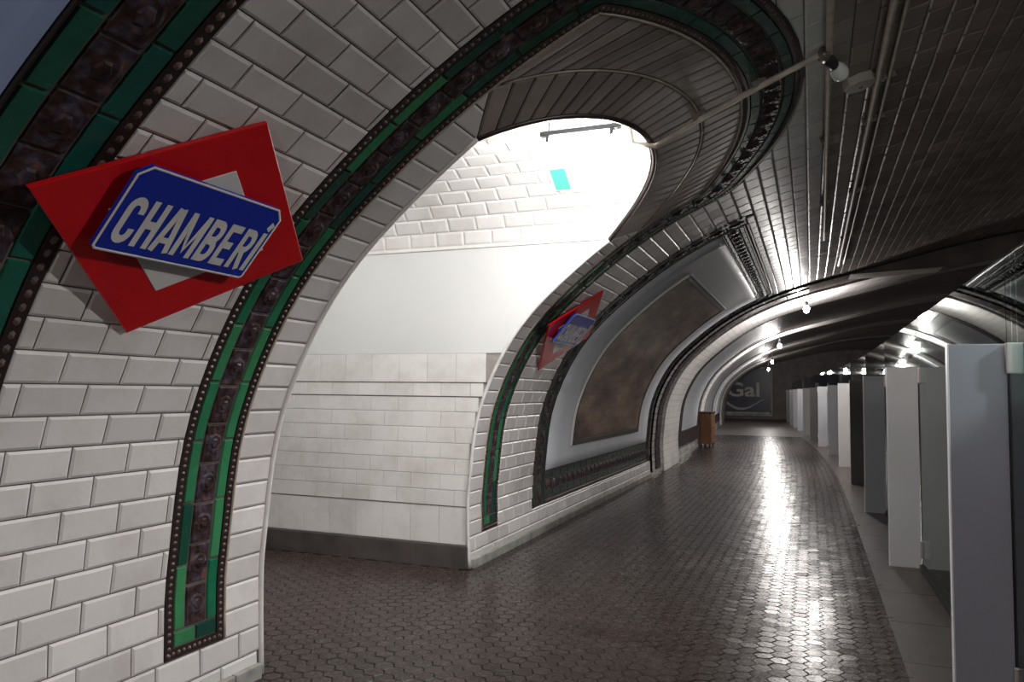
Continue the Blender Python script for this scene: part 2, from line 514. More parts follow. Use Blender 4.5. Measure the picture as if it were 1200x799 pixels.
def tile_geo(poly, h0, h1, bev):
    """bevelled tile over a convex 2-D polygon; returns (u, v, h) points and faces"""
    n = len(poly); inn = inset(poly, bev)
    pts = [(p[0], p[1], -.004) for p in poly]+[(p[0], p[1], h0) for p in poly]+[(p[0], p[1], h1) for p in inn]
    fs = []
    for i in range(n):
        j = (i+1) % n
        fs += [(i, j, n+j, n+i), (n+i, n+j, 2*n+j, 2*n+i)]
    fs.append(tuple(range(2*n, 3*n)))
    return pts, fs

class TileSet:
    """tiles of one surface: the 300 that show largest become parts, the rest one 'stuff' part"""
    def __init__(self, parent, mat, name='tile', limit=300, jitter=0.0):
        self.jitter = jitter
        self.parent, self.mat, self.name, self.limit = parent, mat, name, limit
        self.items = []; self.shared = {}
    def full(self, key, w, h, mw, h0=.004, h1=.010, bev=.011):
        j = self.jitter
        if j: mw = mw @ Matrix.Rotation(random.gauss(0, j), 4, 'X') @ Matrix.Rotation(random.gauss(0, j*.6), 4, 'Y')
        self.items.append((score(mw.translation, w*h), 'full', (key, w, h, mw, h0, h1, bev)))
    def poly(self, verts, faces, sc):
        self.items.append((sc, 'poly', (verts, faces)))
    def build(self):
        self.items.sort(key=lambda t: -t[0])
        big = MB(); k = 0
        for sc, kind, d in self.items:
            own = k < self.limit and sc > 0
            if own: k += 1
            if kind == 'full':
                key, w, h, mw, h0, h1, bev = d
                if key not in self.shared:
                    p, f = tile_geo([(-w/2, -h/2), (w/2, -h/2), (w/2, h/2), (-w/2, h/2)], h0, h1, bev)
                    me = bpy.data.meshes.new(self.name); me.from_pydata(p, [], f); me.materials.append(self.mat)
                    self.shared[key] = (me, p, f)
                me, p, f = self.shared[key]
                if own:
                    o = bpy.data.objects.new(self.name, me); link(o, self.parent); o.matrix_world = mw
                else:
                    big.add([mw @ Vector(q) for q in p], f)
            else:
                if own: mesh_obj(self.name, d[0], d[1], self.mat, self.parent)
                else: big.add(*d)
        if big.v:
            o = big.build(self.name+'_field', self.mat, self.parent)
            o['kind'] = 'stuff'

def patch(g, u0, u1, v0, v1, nu, nv, h, bev, hbase=-.004):
    """block laid on the vault over a (u, v) rectangle, g maps (u, v) to (y, s)"""
    vv, ff = [], []
    du = u1-u0; dv = v1-v0
    bu = min(bev/abs(du), .4); bv = min(bev/abs(dv), .4)
    fu = [0, *[bu+(1-2*bu)*i/nu for i in range(nu+1)], 1]
    fv = [0, *[bv+(1-2*bv)*j/nv for j in range(nv+1)], 1]
    W = len(fv)
    for i, a in enumerate(fu):
        for j, b in enumerate(fv):
            e = i in (0, len(fu)-1) or j in (0, W-1)
            y, s = g(u0+du*a, v0+dv*b)
            vv.append(V(y, s, hbase if e else h))
    for i in range(len(fu)-1):
        for j in range(W-1):
            ff.append((i*W+j, (i+1)*W+j, (i+1)*W+j+1, i*W+j+1))
    return vv, ff
ident = lambda u, v: (u, v)

def grid_sheet(name, ys, s_of, mat, parent=None, off=0.0, smooth=True):
    """sheet on the vault; s_of(y) gives the list of s values for that column"""
    vv, ff, uv = [], [], []
    W = len(s_of(ys[0]))
    for y in ys:
        for s in s_of(y):
            vv.append(V(y, s, off)); uv.append((y, s))
    for i in range(len(ys)-1):
        for j in range(W-1):
            ff.append((i*W+j, i*W+j+1, (i+1)*W+j+1, (i+1)*W+j))
    return mesh_obj(name, vv, ff, mat, parent, smooth, uv)
def lin(a, b, n): return [a+(b-a)*i/n for i in range(n+1)]

# ------------------------------------------------------------------ structure: vault, walls, ceiling
S_SPLIT = 5.30
Y_RIB = 14.65
wall_left = tag(empty('wall_left'), 'white bevelled-tile vaulted wall left of the platform', None, None, 'structure')
del wall_left['label']
wall_left['label'] = 'white bevelled-tile wall curving up left of the platform'
ns = 44
grid_sheet('wall_backing', [-8, -4, 0, 2, J0], lambda y: lin(-.05, S_SPLIT, ns), M['grout'], wall_left)
grid_sheet('wall_backing', lin(J0, J1, 40), lambda y: lin(arc_s(ARC_O, y), S_SPLIT, 20), M['grout'], wall_left)
grid_sheet('wall_backing', [J1, 8, 12, Y_RIB], lambda y: lin(-.05, S_SPLIT, ns), M['grout'], wall_left)

ceiling = tag(empty('ceiling'), 'sooty tiled vault ceiling over platform and tracks', None, None, 'structure')
grid_sheet('vault_backing', lin(1.0, Y_RIB, 12), lambda y: lin(S_SPLIT, 9.6, 40), M['grout_dark'], ceiling)
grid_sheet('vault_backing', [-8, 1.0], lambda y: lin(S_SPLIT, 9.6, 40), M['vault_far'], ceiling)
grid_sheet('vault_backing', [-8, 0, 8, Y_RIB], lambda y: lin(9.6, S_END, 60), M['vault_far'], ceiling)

# --- tiles of the left wall and the ceiling
TW, TH, GAP = .28, .135, .006
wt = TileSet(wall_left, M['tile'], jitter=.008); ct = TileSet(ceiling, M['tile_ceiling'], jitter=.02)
def lay_tile(ts, y0, y1, s0, s1, key):
    poly = [(y0, s0), (y1, s0), (y1, s1), (y0, s1)]
    cy, cs = (y0+y1)/2, (s0+s1)/2
    ds = [sd_all(*p) for p in poly]+[sd_all(cy, cs)]
    if max(ds) < .004: return
    if min(ds) > .003:
        ts.full(key, y1-y0, s1-s0, frame_at(cy, cs)); return
    p0 = max(poly+[(cy, cs)], key=lambda q: sd_all(*q))
    for it in range(2):
        c = (sum(p[0] for p in poly)/len(poly), sum(p[1] for p in poly)/len(poly)) if it else (cy, cs)
        e = .002
        gx = sd_all(c[0]+e, c[1])-sd_all(c[0]-e, c[1]); gy = sd_all(c[0], c[1]+e)-sd_all(c[0], c[1]-e)
        l = math.hypot(gx, gy)
        if l < 1e-6: return
        n = (gx/l, gy/l); d0 = sd_all(*c)
        poly = clip(poly, n, n[0]*c[0]+n[1]*c[1]-d0+.003)
        if len(poly) < 3: return
    poly = clean(poly)
    if len(poly) < 3 or area(poly) < .0009: return
    pts, f = tile_geo(poly, .004, .011, .012)
    ts.poly([V(*p) for p in pts], f, score(V(cy, cs), area(poly)))
row = 0; s = .004
while s < 9.55:
    s1 = s+TH-GAP
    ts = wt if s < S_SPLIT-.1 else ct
    y = .70+(TW/2 if row % 2 else 0)+random.uniform(-.01, .01)
    while y < Y_RIB-.02:
        y1 = min(y+TW-GAP, Y_RIB-.004)
        # the jambs of the opening: below the border foot tiles stop at the arris
        if s1 < B_S0+.02 and y1 > J0-.012 and y < J1+.012:
            if y < J0-.06: lay_tile(ts, y, J0-.014, s, s1, ('j', row, 0))
            elif y1 > J1+.06: lay_tile(ts, J1+.014, y1, s, s1, ('j', row, 1))
        elif y1-y > .04:
            lay_tile(ts, y, y1, s, s1, 'a' if abs(y1-y-TW+GAP) < 1e-4 else ('e', row))
        y += TW
    row += 1; s += TH
# header tiles beside the opening
for side in (0, 1):
    y0, y1 = (YC-HALF_B+.004, J0-.014) if side == 0 else (J1+.014, YC+HALF_B-.004)
    s = 2*TH+.004
    while s+TH-GAP < SPR:
        wt.full('h', y1-y0, TH-GAP, frame_at((y0+y1)/2, s+(TH-GAP)/2)); s += TH
    while s < 3.64:                        # cut headers under the crown courses
        poly = [(y0, s), (y1, s), (y1, s+TH-GAP), (y0, s+TH-GAP)]
        a, b = ((YC-HALF_B, 3.62), (J0, SPR)) if side == 0 else ((J1, SPR), (YC+HALF_B, 3.62))
        n_ = (b[1]-a[1], -(b[0]-a[0])); l_ = math.hypot(*n_); n_ = (n_[0]/l_, n_[1]/l_)
        poly = clean(clip(poly, n_, n_[0]*a[0]+n_[1]*a[1]+.004))
        if len(poly) > 2 and area(poly) > .0006:
            pts, f = tile_geo(poly, .004, .011, .010)
            c = (sum(p[0] for p in poly)/len(poly), sum(p[1] for p in poly)/len(poly))
            wt.poly([V(*p) for p in pts], f, score(V(*c), area(poly)))
        s += TH
# two header courses around the crown
for A, B, n in ((ARC_O, ARC_2, 30), (ARC_2, ARC_B, 30)):
    for k in range(n):
        u0, u1 = (k+.04)/n, (k+.96)/n
        def mixp(u, t):
            a = arc_pt(A, u); b = arc_pt(B, u)
            return a[0]+(b[0]-a[0])*t, a[1]+(b[1]-a[1])*t
        t0 = .04; t1 = .975
        poly = clean([mixp(u0, t0), mixp(u1, t0), mixp(u1, t1), mixp(u0, t1)], .004)
        if len(poly) < 3: continue
        if area(poly) < 0: poly = poly[::-1]
        pts, f = tile_geo(poly, .004, .010, .010)
        c = mixp((u0+u1)/2, .5)
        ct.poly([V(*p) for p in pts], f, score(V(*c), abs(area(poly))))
wt.build(); ct.build()

# edge bead along the arris, pale on the jambs, dark over the crown; lip of the crown
mb = MB().tube([V(J0+.002, s_, .004) for s_ in lin(0, SPR, 40)], .017, 8); mb.build('jamb_bead', M['bead_pale'], wall_left, True)
mb = MB().tube([V(J1-.002, s_, .004) for s_ in lin(0, SPR, 40)], .017, 8); mb.build('jamb_bead', M['bead_pale'], wall_left, True)
mb = MB().tube([V(*arc_pt(ARC_O, u), .004) for u in lin(0, 1, 48)], .018, 8); mb.build('crown_bead', M['bead_base'], wall_left, True)
MB().tube([V(*arc_pt(ARC_2, u), .004) for u in lin(.02, .98, 48)], .007, 6).build('course_bead', M['bead_cream'], wall_left, True)
MB().tube([V(*border(l, -.006), .008) for l in lin(0, L_TOT, 120)], .008, 6).build('border_bead', M['bead_cream'], wall_left, True)
vv, ff = [], []
for u in lin(0, 1, 48):
    p = V(*arc_pt(ARC_O, u), 0); vv += [p, p+Vector((-.025, 0, 0))]
for i in range(48):
    ff += [(2*i, 2*i+2, 2*i+3, 2*i+1)]
mesh_obj('crown_lip', vv, ff, M['grout_dark'], wall_left)
# pale stone plinth pieces at the foot of the wall
def plinth(y0, y1):
    y = y0
    while y < y1-.05:
        e = min(y+.62, y1)
        MB().box(-2.885, -2.845, y+.003, e-.003, 0, .085, .008).build('plinth_stone', M['plinth'], wall_left)
        y = e
plinth(J1+.03, Y_RIB); plinth(.8, J0-.03)

# ------------------------------------------------------------------ tiled border round the opening (trim_1)
def bead_run(name, path, parent, w, pitch=.034, h=.014):
    """dark strip with a row of pale beads; path gives (y, s) pairs and the cross direction"""
    n = len(path); vv, ff = [], []
    for (a, b) in path:
        vv += [V(*a, -.004), V(*a, h*.7), V(*b, h*.7), V(*b, -.004)]
    for i in range(n-1):
        for k in range(3):
            ff.append((4*i+k, 4*i+4+k, 4*i+5+k, 4*i+1+k))
    st = mesh_obj(name, vv, ff, M['bead_base'], parent)
    mids = [((a[0]+b[0])/2, (a[1]+b[1])/2) for a, b in path]
    mb = MB(); acc = 0; nxt = pitch/2
    for i in range(n-1):
        d = math.dist(mids[i], mids[i+1])
        while nxt <= acc+d:
            t = (nxt-acc)/d
            y = mids[i][0]+(mids[i+1][0]-mids[i][0])*t; s_ = mids[i][1]+(mids[i+1][1]-mids[i][1])*t
            dy, dsn = (mids[i+1][0]-mids[i][0])/d, (mids[i+1][1]-mids[i][1])/d
            fm = frame_at(y, s_, h*.6)
            e1 = Vector((dy, dsn, 0)); e2 = Vector((-dsn, dy, 0))
            pl, pw = pitch*.40, w*.30
            ring = [fm @ (e1*(pl*math.cos(q))+e2*(pw*math.sin(q))) for q in [k*math.pi/3 for k in range(6)]]
            top = fm @ Vector((0, 0, .010))
            mb.add(ring+[top], [(k, (k+1) % 6, 6) for k in range(6)])
            nxt += pitch
        acc += d
    o = mb.build('bead_row', M['bead'], st); o['kind'] = 'stuff'

def relief(mb, y, s_, wy, ws, h):
    """small raised rosette on an ornament tile"""
    fm = frame_at(y, s_, h)
    for (rx, ry, n, z0, z1) in ((.44, .44, 8, 0, .007), (.22, .22, 6, .006, .014)):
        b = [fm @ Vector((wy*rx*math.cos(2*math.pi*k/n), ws*ry*math.sin(2*math.pi*k/n), z0)) for k in range(n)]
        t = [fm @ Vector((wy*rx*.72*math.cos(2*math.pi*k/n), ws*ry*.72*math.sin(2*math.pi*k/n), z1)) for k in range(n)]
        mb.add(b+t, [(k, (k+1) % n, n+(k+1) % n, n+k) for k in range(n)]+[tuple(range(n, 2*n))])

trim_1 = tag(empty('trim_1'), 'green and dark relief tile border round the passage opening', None, None, 'structure')
OB = [0, .05, .125, .265, .34, .39]      # bead, green, ornament, green, bead
bead_run('bead_moulding', [(border(l, OB[0]), border(l, OB[1])) for l in lin(0, L_TOT, 150)], trim_1, .05)
bead_run('bead_moulding', [(border(l, OB[4]), border(l, OB[5])) for l in lin(0, L_TOT, 150)], trim_1, .05)
g_b = lambda u, v: border(u, v)
n_g = 38; L0 = .125
for k in range(n_g):
    a, b = L0+(L_TOT-2*L0)*k/n_g, L0+(L_TOT-2*L0)*(k+1)/n_g
    for (o0, o1) in ((OB[1], OB[2]), (OB[3], OB[4])):
        mesh_obj('green_tile', *patch(g_b, a+.002, b-.002, o0+.002, o1-.002, 5, 1, .010, .008), M['green' if random.random() < .75 and border(a, 0)[1] < 3.3 else 'green_dark'], trim_1)  # crown pieces always take the darker green, painting in the dim light there
n_o = 58
for k in range(n_o):
    a, b = L0+(L_TOT-2*L0)*k/n_o, L0+(L_TOT-2*L0)*(k+1)/n_o
    mb = MB().add(*patch(g_b, a+.002, b-.002, OB[2]+.003, OB[3]-.003, 3, 2, .009, .008))
    y, s_ = border((a+b)/2, (OB[2]+OB[3])/2)
    relief(mb, y, s_, .13, .13, .008)
    mb.build('ornament_tile', M['ornament'], trim_1)
for side in (0, 1):                       # feet of the border
    ya, yb = (YC-HALF_B-BW, YC-HALF_B) if side == 0 else (YC+HALF_B, YC+HALF_B+BW)
    bead_run('bead_moulding', [((y, B_S0), (y, B_S0+.045)) for y in lin(ya, yb, 8)], trim_1, .045)
    for q in range(2):
        y0 = ya+.05+(BW-.1)/2*q
        mesh_obj('green_tile', *patch(ident, y0+.002, y0+(BW-.1)/2-.002, B_S0+.047, B_S0+.123, 1, 1, .010, .008), M['green_dark' if q else 'green'], trim_1)

# ------------------------------------------------------------------ framed advertising fields (trim_2 nearest, trim_3 beyond the pier, trim_4 ...)
def framed_field(tname, label, y0, y1, s0, s1, wl, wr, wb, wt_, off=0.0, detail=True, parts=('l', 'r', 'b', 't'), margin='margin', green='green_dark'):
    root = tag(empty(tname), label, None, None, 'structure')
    def side(ya, yb, sa, sb, vert, outer_first, w):
        # boundaries across the strip, from the outer edge inwards
        cuts = [0, .06, .06+w*.22, .06+w*.22+(w-.12)*.52, w-.02, w] if w > .3 else [0, .05, .05+w*.18, w*.78, w-.02, w]
        def box_(c0, c1, a, b):
            if vert:
                return (ya+c0, ya+c1, a, b) if outer_first else (yb-c1, yb-c0, a, b)
            return (a, b, sa+c0, sa+c1) if outer_first else (a, b, sb-c1, sb-c0)
        La, Lb = (sa, sb) if vert else (ya, yb)
        p0 = box_(cuts[0], cuts[1], La, Lb)
        if vert: path = [((p0[0], t), (p0[1], t)) for t in lin(La, Lb, 40)]
        else: path = [((t, p0[2]), (t, p0[3])) for t in lin(La, Lb, 40)]
        bead_run('bead_moulding', path, root, .06, .055)
        for (c0, c1, nm, mt, step) in ((cuts[1], cuts[2], 'green_tile', green, .30), (cuts[2], cuts[3], 'ornament_tile', 'ornament', .22), (cuts[3], cuts[4], 'green_tile', green, .30)):
            n = max(1, round((Lb-La)/step))
            for k in range(n):
                a, b = La+(Lb-La)*k/n, La+(Lb-La)*(k+1)/n
                q = box_(c0+.002, c1-.002, a+.002, b-.002)
                mb = MB().add(*patch(ident, *q, 1 if vert else 3, 3 if vert else 1, .010, .008))
                if nm == 'ornament_tile' and detail:
                    relief(mb, (q[0]+q[1])/2, (q[2]+q[3])/2, min(.2, q[1]-q[0]), min(.2, q[3]-q[2]), .009)
                mb.build(nm, M[mt], root)
        p1 = box_(cuts[4], cuts[5], La, Lb)
        mesh_obj('edge_fillet', *patch(ident, *p1, 1 if vert else 12, 20 if vert else 1, .014, .006), M['bead_base'], root)
    if 'l' in parts: side(y0, y0+wl, s0, s1, True, True, wl)
    if 'r' in parts: side(y1-wr, y1, s0, s1, True, False, wr)
    ia, ib = y0+(wl if 'l' in parts else 0), y1-(wr if 'r' in parts else 0)
    if 'b' in parts: side(ia, ib, s0, s0+wb, False, True, wb)
    if 't' in parts: side(ia, ib, s1-wt_, s1, False, False, wt_)
    mesh_obj('margin_field', *patch(ident, ia, ib, s0+wb, s1-wt_, 12, 30, .006, .004), M[margin], root, True)
    return root
framed_field('trim_2', 'green and dark relief frame of the bluish field nearest the camera', -1.0, 1.88, .30, 4.50, .4, .43, .4, .3, parts=('r', 'b', 't'), margin='margin_near', green='green_teal')
framed_field('trim_3', 'dark relief frame of the pale field around the brown mural', 8.0, 14.60, .30, 4.50, .40, .34, .38, .30, green='green_black')

# brown ceramic mural in the second field
mural = tag(empty('mural', V(11.3, .93)), 'large brown ceramic mural inside the pale framed field', 'mural')
def own(o, parent):
    o.parent = parent; o.matrix_parent_inverse = parent.matrix_world.inverted(); return o
mural.matrix_world = Matrix.Translation(V(11.3, .93))
def mural_panel(parent, y0, y1, s0, s1, nm='ceramic_panel'):
    vv, ff, uv = [], [], []
    ys, ss = lin(y0, y1, 14), lin(s0, s1, 24)
    for y in ys:
        for s_ in ss: vv.append(V(y, s_, .016)); uv.append((y, s_))
    W = len(ss)
    for i in range(len(ys)-1):
        for j in range(W-1): ff.append((i*W+j, i*W+j+1, (i+1)*W+j+1, (i+1)*W+j))
    own(mesh_obj(nm, vv, ff, M['mural'], None, True, uv), parent)
    e = .07
    for q in ((y0-e, y0, s0-e, s1+e), (y1, y1+e, s0-e, s1+e), (y0, y1, s0-e, s0), (y0, y1, s1, s1+e)):
        vert = q[3]-q[2] > q[1]-q[0]
        own(mesh_obj('mural_frame', *patch(ident, *q, 1 if vert else 14, 24 if vert else 1, .024, .006), M['mural_edge']), parent)
    for q in ((y0-e-.022, y0-e, s0-e, s1+e), (y0-e, y1+e, s1+e, s1+e+.03)):
        vert = q[3]-q[2] > q[1]-q[0]
        own(mesh_obj('frame_lip', *patch(ident, *q, 1 if vert else 14, 24 if vert else 1, .03, .006), M['mural_lip']), parent)
bpy.context.view_layer.update()
mural_panel(mural, 9.42, 13.30, .98, 3.58)

# ------------------------------------------------------------------ far half: ribs, vault, panels, end wall
wall_far = tag(empty('wall_far'), 'far stretch of tiled vault beyond the first white arch', None, None, 'structure')
ys_far = lin(Y_RIB, 52, 40)
grid_sheet('far_wall', ys_far, lambda y: lin(-.05, 4.6, 36), M['wall_far'], wall_far, .05)
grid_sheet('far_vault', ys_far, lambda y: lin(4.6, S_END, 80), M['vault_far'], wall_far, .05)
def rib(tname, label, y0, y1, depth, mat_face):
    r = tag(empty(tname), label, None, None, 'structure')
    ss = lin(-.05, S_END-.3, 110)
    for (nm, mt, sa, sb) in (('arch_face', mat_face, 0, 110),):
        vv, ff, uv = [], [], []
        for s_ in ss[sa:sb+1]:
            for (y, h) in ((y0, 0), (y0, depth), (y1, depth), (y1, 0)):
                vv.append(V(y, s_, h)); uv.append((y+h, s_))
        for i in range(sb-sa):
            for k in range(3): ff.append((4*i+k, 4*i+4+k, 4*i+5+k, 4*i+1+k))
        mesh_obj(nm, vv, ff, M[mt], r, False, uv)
    MB().tube([V(y1+.02, s_, .07) for s_ in ss[2:60]], .035, 6).build('dark_fillet', M['gap'], r)
    return r
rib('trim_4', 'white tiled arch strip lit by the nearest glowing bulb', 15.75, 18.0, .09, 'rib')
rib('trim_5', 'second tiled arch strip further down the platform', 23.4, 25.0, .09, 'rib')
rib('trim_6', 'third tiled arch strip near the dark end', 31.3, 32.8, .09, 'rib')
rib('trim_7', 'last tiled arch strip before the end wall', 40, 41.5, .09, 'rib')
# the tall vault ends in a dark rib over the tracks
end_rib = tag(empty('trim_11'), 'dark downstand where the tall vault ends over the tracks', None, None, 'structure')
vv, ff = [], []
sr = lin(5.6, S_END-.3, 70)
for q, s_ in enumerate(sr):
    dd = .34*min(1, q/8)
    for (y, h) in ((Y_RIB, 0), (Y_RIB, dd), (15.3, dd), (15.3, 0)): vv.append(V(y, s_, h))
for q in range(70):
    for k_ in range(3): ff.append((4*q+k_, 4*q+4+k_, 4*q+5+k_, 4*q+1+k_))
mesh_obj('downstand', vv, ff, M['rib_dark'], end_rib)
MB().tube([V(Y_RIB-.02, s_, .01) for s_ in sr], .035, 6).build('shadow_gap', M['gap'], end_rib)  # dark tube standing in for the shade in the gap
# dark relief border between the mural field and the white strip
end_border = tag(empty('trim_12'), 'dark relief border column after the mural field', None, None, 'structure')
for k_ in range(24):
    a, b = .1+k_*.21, .1+(k_+1)*.21
    mesh_obj('ornament_tile', *patch(ident, 14.95, 15.45, a+.002, b-.002, 1, 3, .075, .008, .04), M['ornament'], end_border)
def far_field(tname, label, y0, y1):
    r = tag(empty(tname), label, None, None, 'structure')
    h = .062
    def p(q, mt, nm, hh):
        ny = max(2, int((q[1]-q[0])*1.5)); nsg = max(2, int((q[3]-q[2])*6))
        vv, ff = patch(ident, *q, ny, nsg, hh, .006, .04)
        mesh_obj(nm, vv, ff, M[mt], r, False)
    p((y0+.4, y1-.4, .68, 4.2), 'margin', 'margin_field', h)
    for q in ((y0, y0+.4, .3, 4.5), (y1-.4, y1, .3, 4.5), (y0+.4, y1-.4, .3, .68), (y0+.4, y1-.4, 4.2, 4.5)):
        p(q, 'ornament', 'relief_frame', h+.01)
    return r
far_field('trim_8', 'dark frame and pale field beyond the first white strip', 18.3, 23.1)
far_field('trim_9', 'dark frame and pale field beyond the second strip', 25.3, 31.0)
far_field('trim_10', 'dark frame and pale field before the end wall', 33.1, 39.7)
xe = bend(52)
wall_end = MB().box(-3.2+xe, 13+xe, 52, 52.2, -1.2, 4.8).build('wall_end', M['rib_dark']); tag(wall_end, 'dark wall closing the far end of the platform', None, None, 'structure')
wall_back = MB().box(-3.2, 13, -8.2, -8.0, -1.2, 4.8).build('wall_back', M['rib_dark']); tag(wall_back, 'wall closing the platform behind the camera', None, None, 'structure')

# ------------------------------------------------------------------ floor
floor = tag(empty('floor'), 'dark brown hexagonal paver platform floor', None, None, 'structure')
X_STRIP, X_EDGE = .52, 1.25
vv, ff, uv = [], [], []
for y in lin(-8, 52, 60):
    for x in (-3.0, X_STRIP, X_EDGE): vv.append((x+bend(y), y, -.006)); uv.append((x, y))
for i in range(60):
    for j in range(2): ff.append((3*i+j, 3*i+j+1, 3*i+j+4, 3*i+j+3))
mesh_obj('joint_bed', vv, ff, M['floor_base'], floor, False, uv)
mesh_obj('passage_bed', [(-8.5, J0-.01, -.006), (-2.95, J0-.01, -.006), (-2.95, J1+.01, -.006), (-8.5, J1+.01, -.006)], [(0, 1, 2, 3)], M['floor_base'], floor)
Y_HEX = 31.0
vv, ff, uv = [], [], []
for y in lin(Y_HEX, 52, 21):
    for x in (-3.0, X_STRIP): vv.append((x+bend(y), y, .002)); uv.append((x, y))
for i in range(21): ff.append((2*i, 2*i+1, 2*i+3, 2*i+2))
mesh_obj('far_paving', vv, ff, M['paver_far'], floor, False, uv)
mesh_obj('near_paving', [(-3, -8, .002), (X_STRIP, -8, .002), (X_STRIP, 1.5, .002), (-3, 1.5, .002)], [(0, 1, 2, 3)], M['paver_far'], floor, False, [(-3, -8), (.5, -8), (.5, 1.5), (-3, 1.5)])
HP = .112
ring = [(math.cos(k*math.pi/3), math.sin(k*math.pi/3)) for k in range(6)]
R0, R1 = HP/math.sqrt(3)-.0025, HP/math.sqrt(3)-.0055
hv = [(a*R0, b*R0, -.006) for a, b in ring]+[(a*R0, b*R0, .001) for a, b in ring]+[(a*R1, b*R1, .005) for a, b in ring]
hf = [tuple(range(12, 18))]+[(k, (k+1) % 6, 6+(k+1) % 6, 6+k) for k in range(6)]+[(6+k, 6+(k+1) % 6, 12+(k+1) % 6, 12+k) for k in range(6)]
hex_me = bpy.data.meshes.new('paver'); hex_me.from_pydata(hv, [], hf); hex_me.materials.append(M['paver'])
cells = []
cx = HP*math.sqrt(3)/2
def hexes(xa, xb, ya, yb):
    i = math.ceil(xa/cx)
    while i*cx < xb:
        j = math.ceil(ya/HP)
        while j*HP < yb:
            cells.append((i*cx, j*HP+(HP/2 if i % 2 else 0))); j += 1
        i += 1
hexes(-2.83, X_STRIP+.01, 1.5, Y_HEX)
hexes(-6.2, -2.83, J0+.06, J1-.08)
def hid(x, y):
    """floor cells hidden behind the near wall are never the ones shown largest"""
    return x < -2.83 and (y < 4.4)
cells.sort(key=lambda c: 0 if hid(*c) else -score((c[0], c[1], 0)))
rest_v, rest_f = [], []
for k, (x, y) in enumerate(cells):
    tx, ty = random.gauss(0, .016), random.gauss(0, .016)
    if k < 300:
        o = bpy.data.objects.new('paver', hex_me); link(o, floor)
        o.location = (x+bend(y), y, random.uniform(-.0006, .0006)); o.rotation_euler = (tx, ty, 0)
    else:
        b = len(rest_v); xb = x+bend(y)
        rest_v += [(xb+p[0], y+p[1], p[2]+p[0]*tx+p[1]*ty) for p in hv]
        rest_f += [tuple(q+b for q in f) for f in hf]
o = mesh_obj('paver_field', rest_v, rest_f, M['paver'], floor); o['kind'] = 'stuff'
for k in range(58):                                            # smooth edge stones along the glass
    y0 = -2+k*.9
    if y0 > 50: break
    mb = MB()
    b0, b1 = bend(y0), bend(y0+.9)
    x0, x1 = X_STRIP-.03, X_EDGE
    mb.add([(x0+b0, y0+.003, -.006), (x1+b0, y0+.003, -.006), (x1+b1, y0+.897, -.006), (x0+b1, y0+.897, -.006),
            (x0+.006+b0, y0+.006, .006), (x1-.006+b0, y0+.006, .006), (x1-.006+b1, y0+.894, .006), (x0+.006+b1, y0+.894, .006)],
           [(4, 5, 6, 7), (0, 1, 5, 4), (1, 2, 6, 5), (2, 3, 7, 6), (3, 0, 4, 7)])
    mb.build('edge_stone', M['strip'], floor)
# platform edge, track bed
mb = MB()
for y in lin(-8, 52, 30): mb.v += [Vector((X_EDGE+bend(y), y, 0)), Vector((X_EDGE+bend(y), y, -1.1)), Vector((8.8+bend(y), y, -1.1)), Vector((8.8+bend(y), y, 0)), Vector((13+bend(y), y, 0))]
for i in range(30):
    for k in range(4): mb.f.append((5*i+k, 5*i+k+1, 5*i+6+k, 5*i+5+k))
tb = mb.build('floor_track', M['track']); tag(tb, 'dark track bed and opposite platform beyond the glass', None, None, 'structure')

# ------------------------------------------------------------------ passage
wall_passage = tag(empty('wall_passage'), 'white tiled and plastered far wall of the side passage', None, None, 'structure')
XP = -8.3
def pwall(y, z0, z1, mt, nm, parent, n=10, dy=0):
    zs = lin(z0, z1, n); vv, ff = [], []
    for z in zs:
        vv += [(XP, y, z), (vault_x(z)-.002, y, z)]
    for i in range(n): ff.append((2*i, 2*i+1, 2*i+3, 2*i+2))
    return mesh_obj(nm, vv, ff, M[mt], parent)
pwall(J1+.008, 0, 1.955, 'grout_light', 'wall_backing', wall_passage)
Z_SP = 2.93
pwall(J1, 1.95, Z_SP, 'plaster', 'plaster_field', wall_passage)
pw = TileSet(wall_passage, M['tile_passage'])
rows = [(.205, .55)]+[(.55+i*.1429, .55+(i+1)*.1429) for i in range(7)]+[(1.55, 1.68), (1.68, 1.95)]
base_m = Matrix(((1, 0, 0), (0, 0, -1), (0, 1, 0))).to_4x4()
for r_, (z0, z1) in enumerate(rows):
    x = XP+(.15 if r_ % 2 else 0)
    while x < -2.5:
        x1 = min(x+.30, min(vault_x(z0), vault_x(z1))-.006)
        if x1-x > .03:
            m_ = base_m.copy(); m_.translation = ((x+x1)/2, J1+.006, (z0+z1)/2)
            pw.full((round(x1-x, 3), r_ if r_ in (0, 8, 9) else 1), x1-x-.003, z1-z0-(.006 if r_ in (0, 7, 8) else .003), m_, .003, .005, .004)
        x += .30
pw.build()
for zj in (.55, 1.55, 1.68):
    MB().box(XP, min(vault_x(zj), -2.3)-.01, J1-.002, J1+.004, zj-.004, zj+.004).build('dark_joint', M['joint_dark'], wall_passage)
# skirting
mb = MB(); xs = vault_x(.1)
mb.box(XP, xs-.005, J1-.025, J1+.01, 0, .2, .004).build('baseboard_passage', M['skirt'], None)
bb = bpy.data.objects['baseboard_passage']; tag(bb, 'dark skirting at the foot of the passage wall', None, None, 'structure')
wall_passage_near = tag(empty('wall_passage_near'), 'near wall of the side passage behind the jamb', None, None, 'structure')
pwall(J0, 0, Z_SP, 'plaster', 'plaster_field', wall_passage_near)
MB().box(XP-.1, XP, J0-.1, J1+.1, 0, 4).build('end_wall', M['plaster'], wall_passage_near)
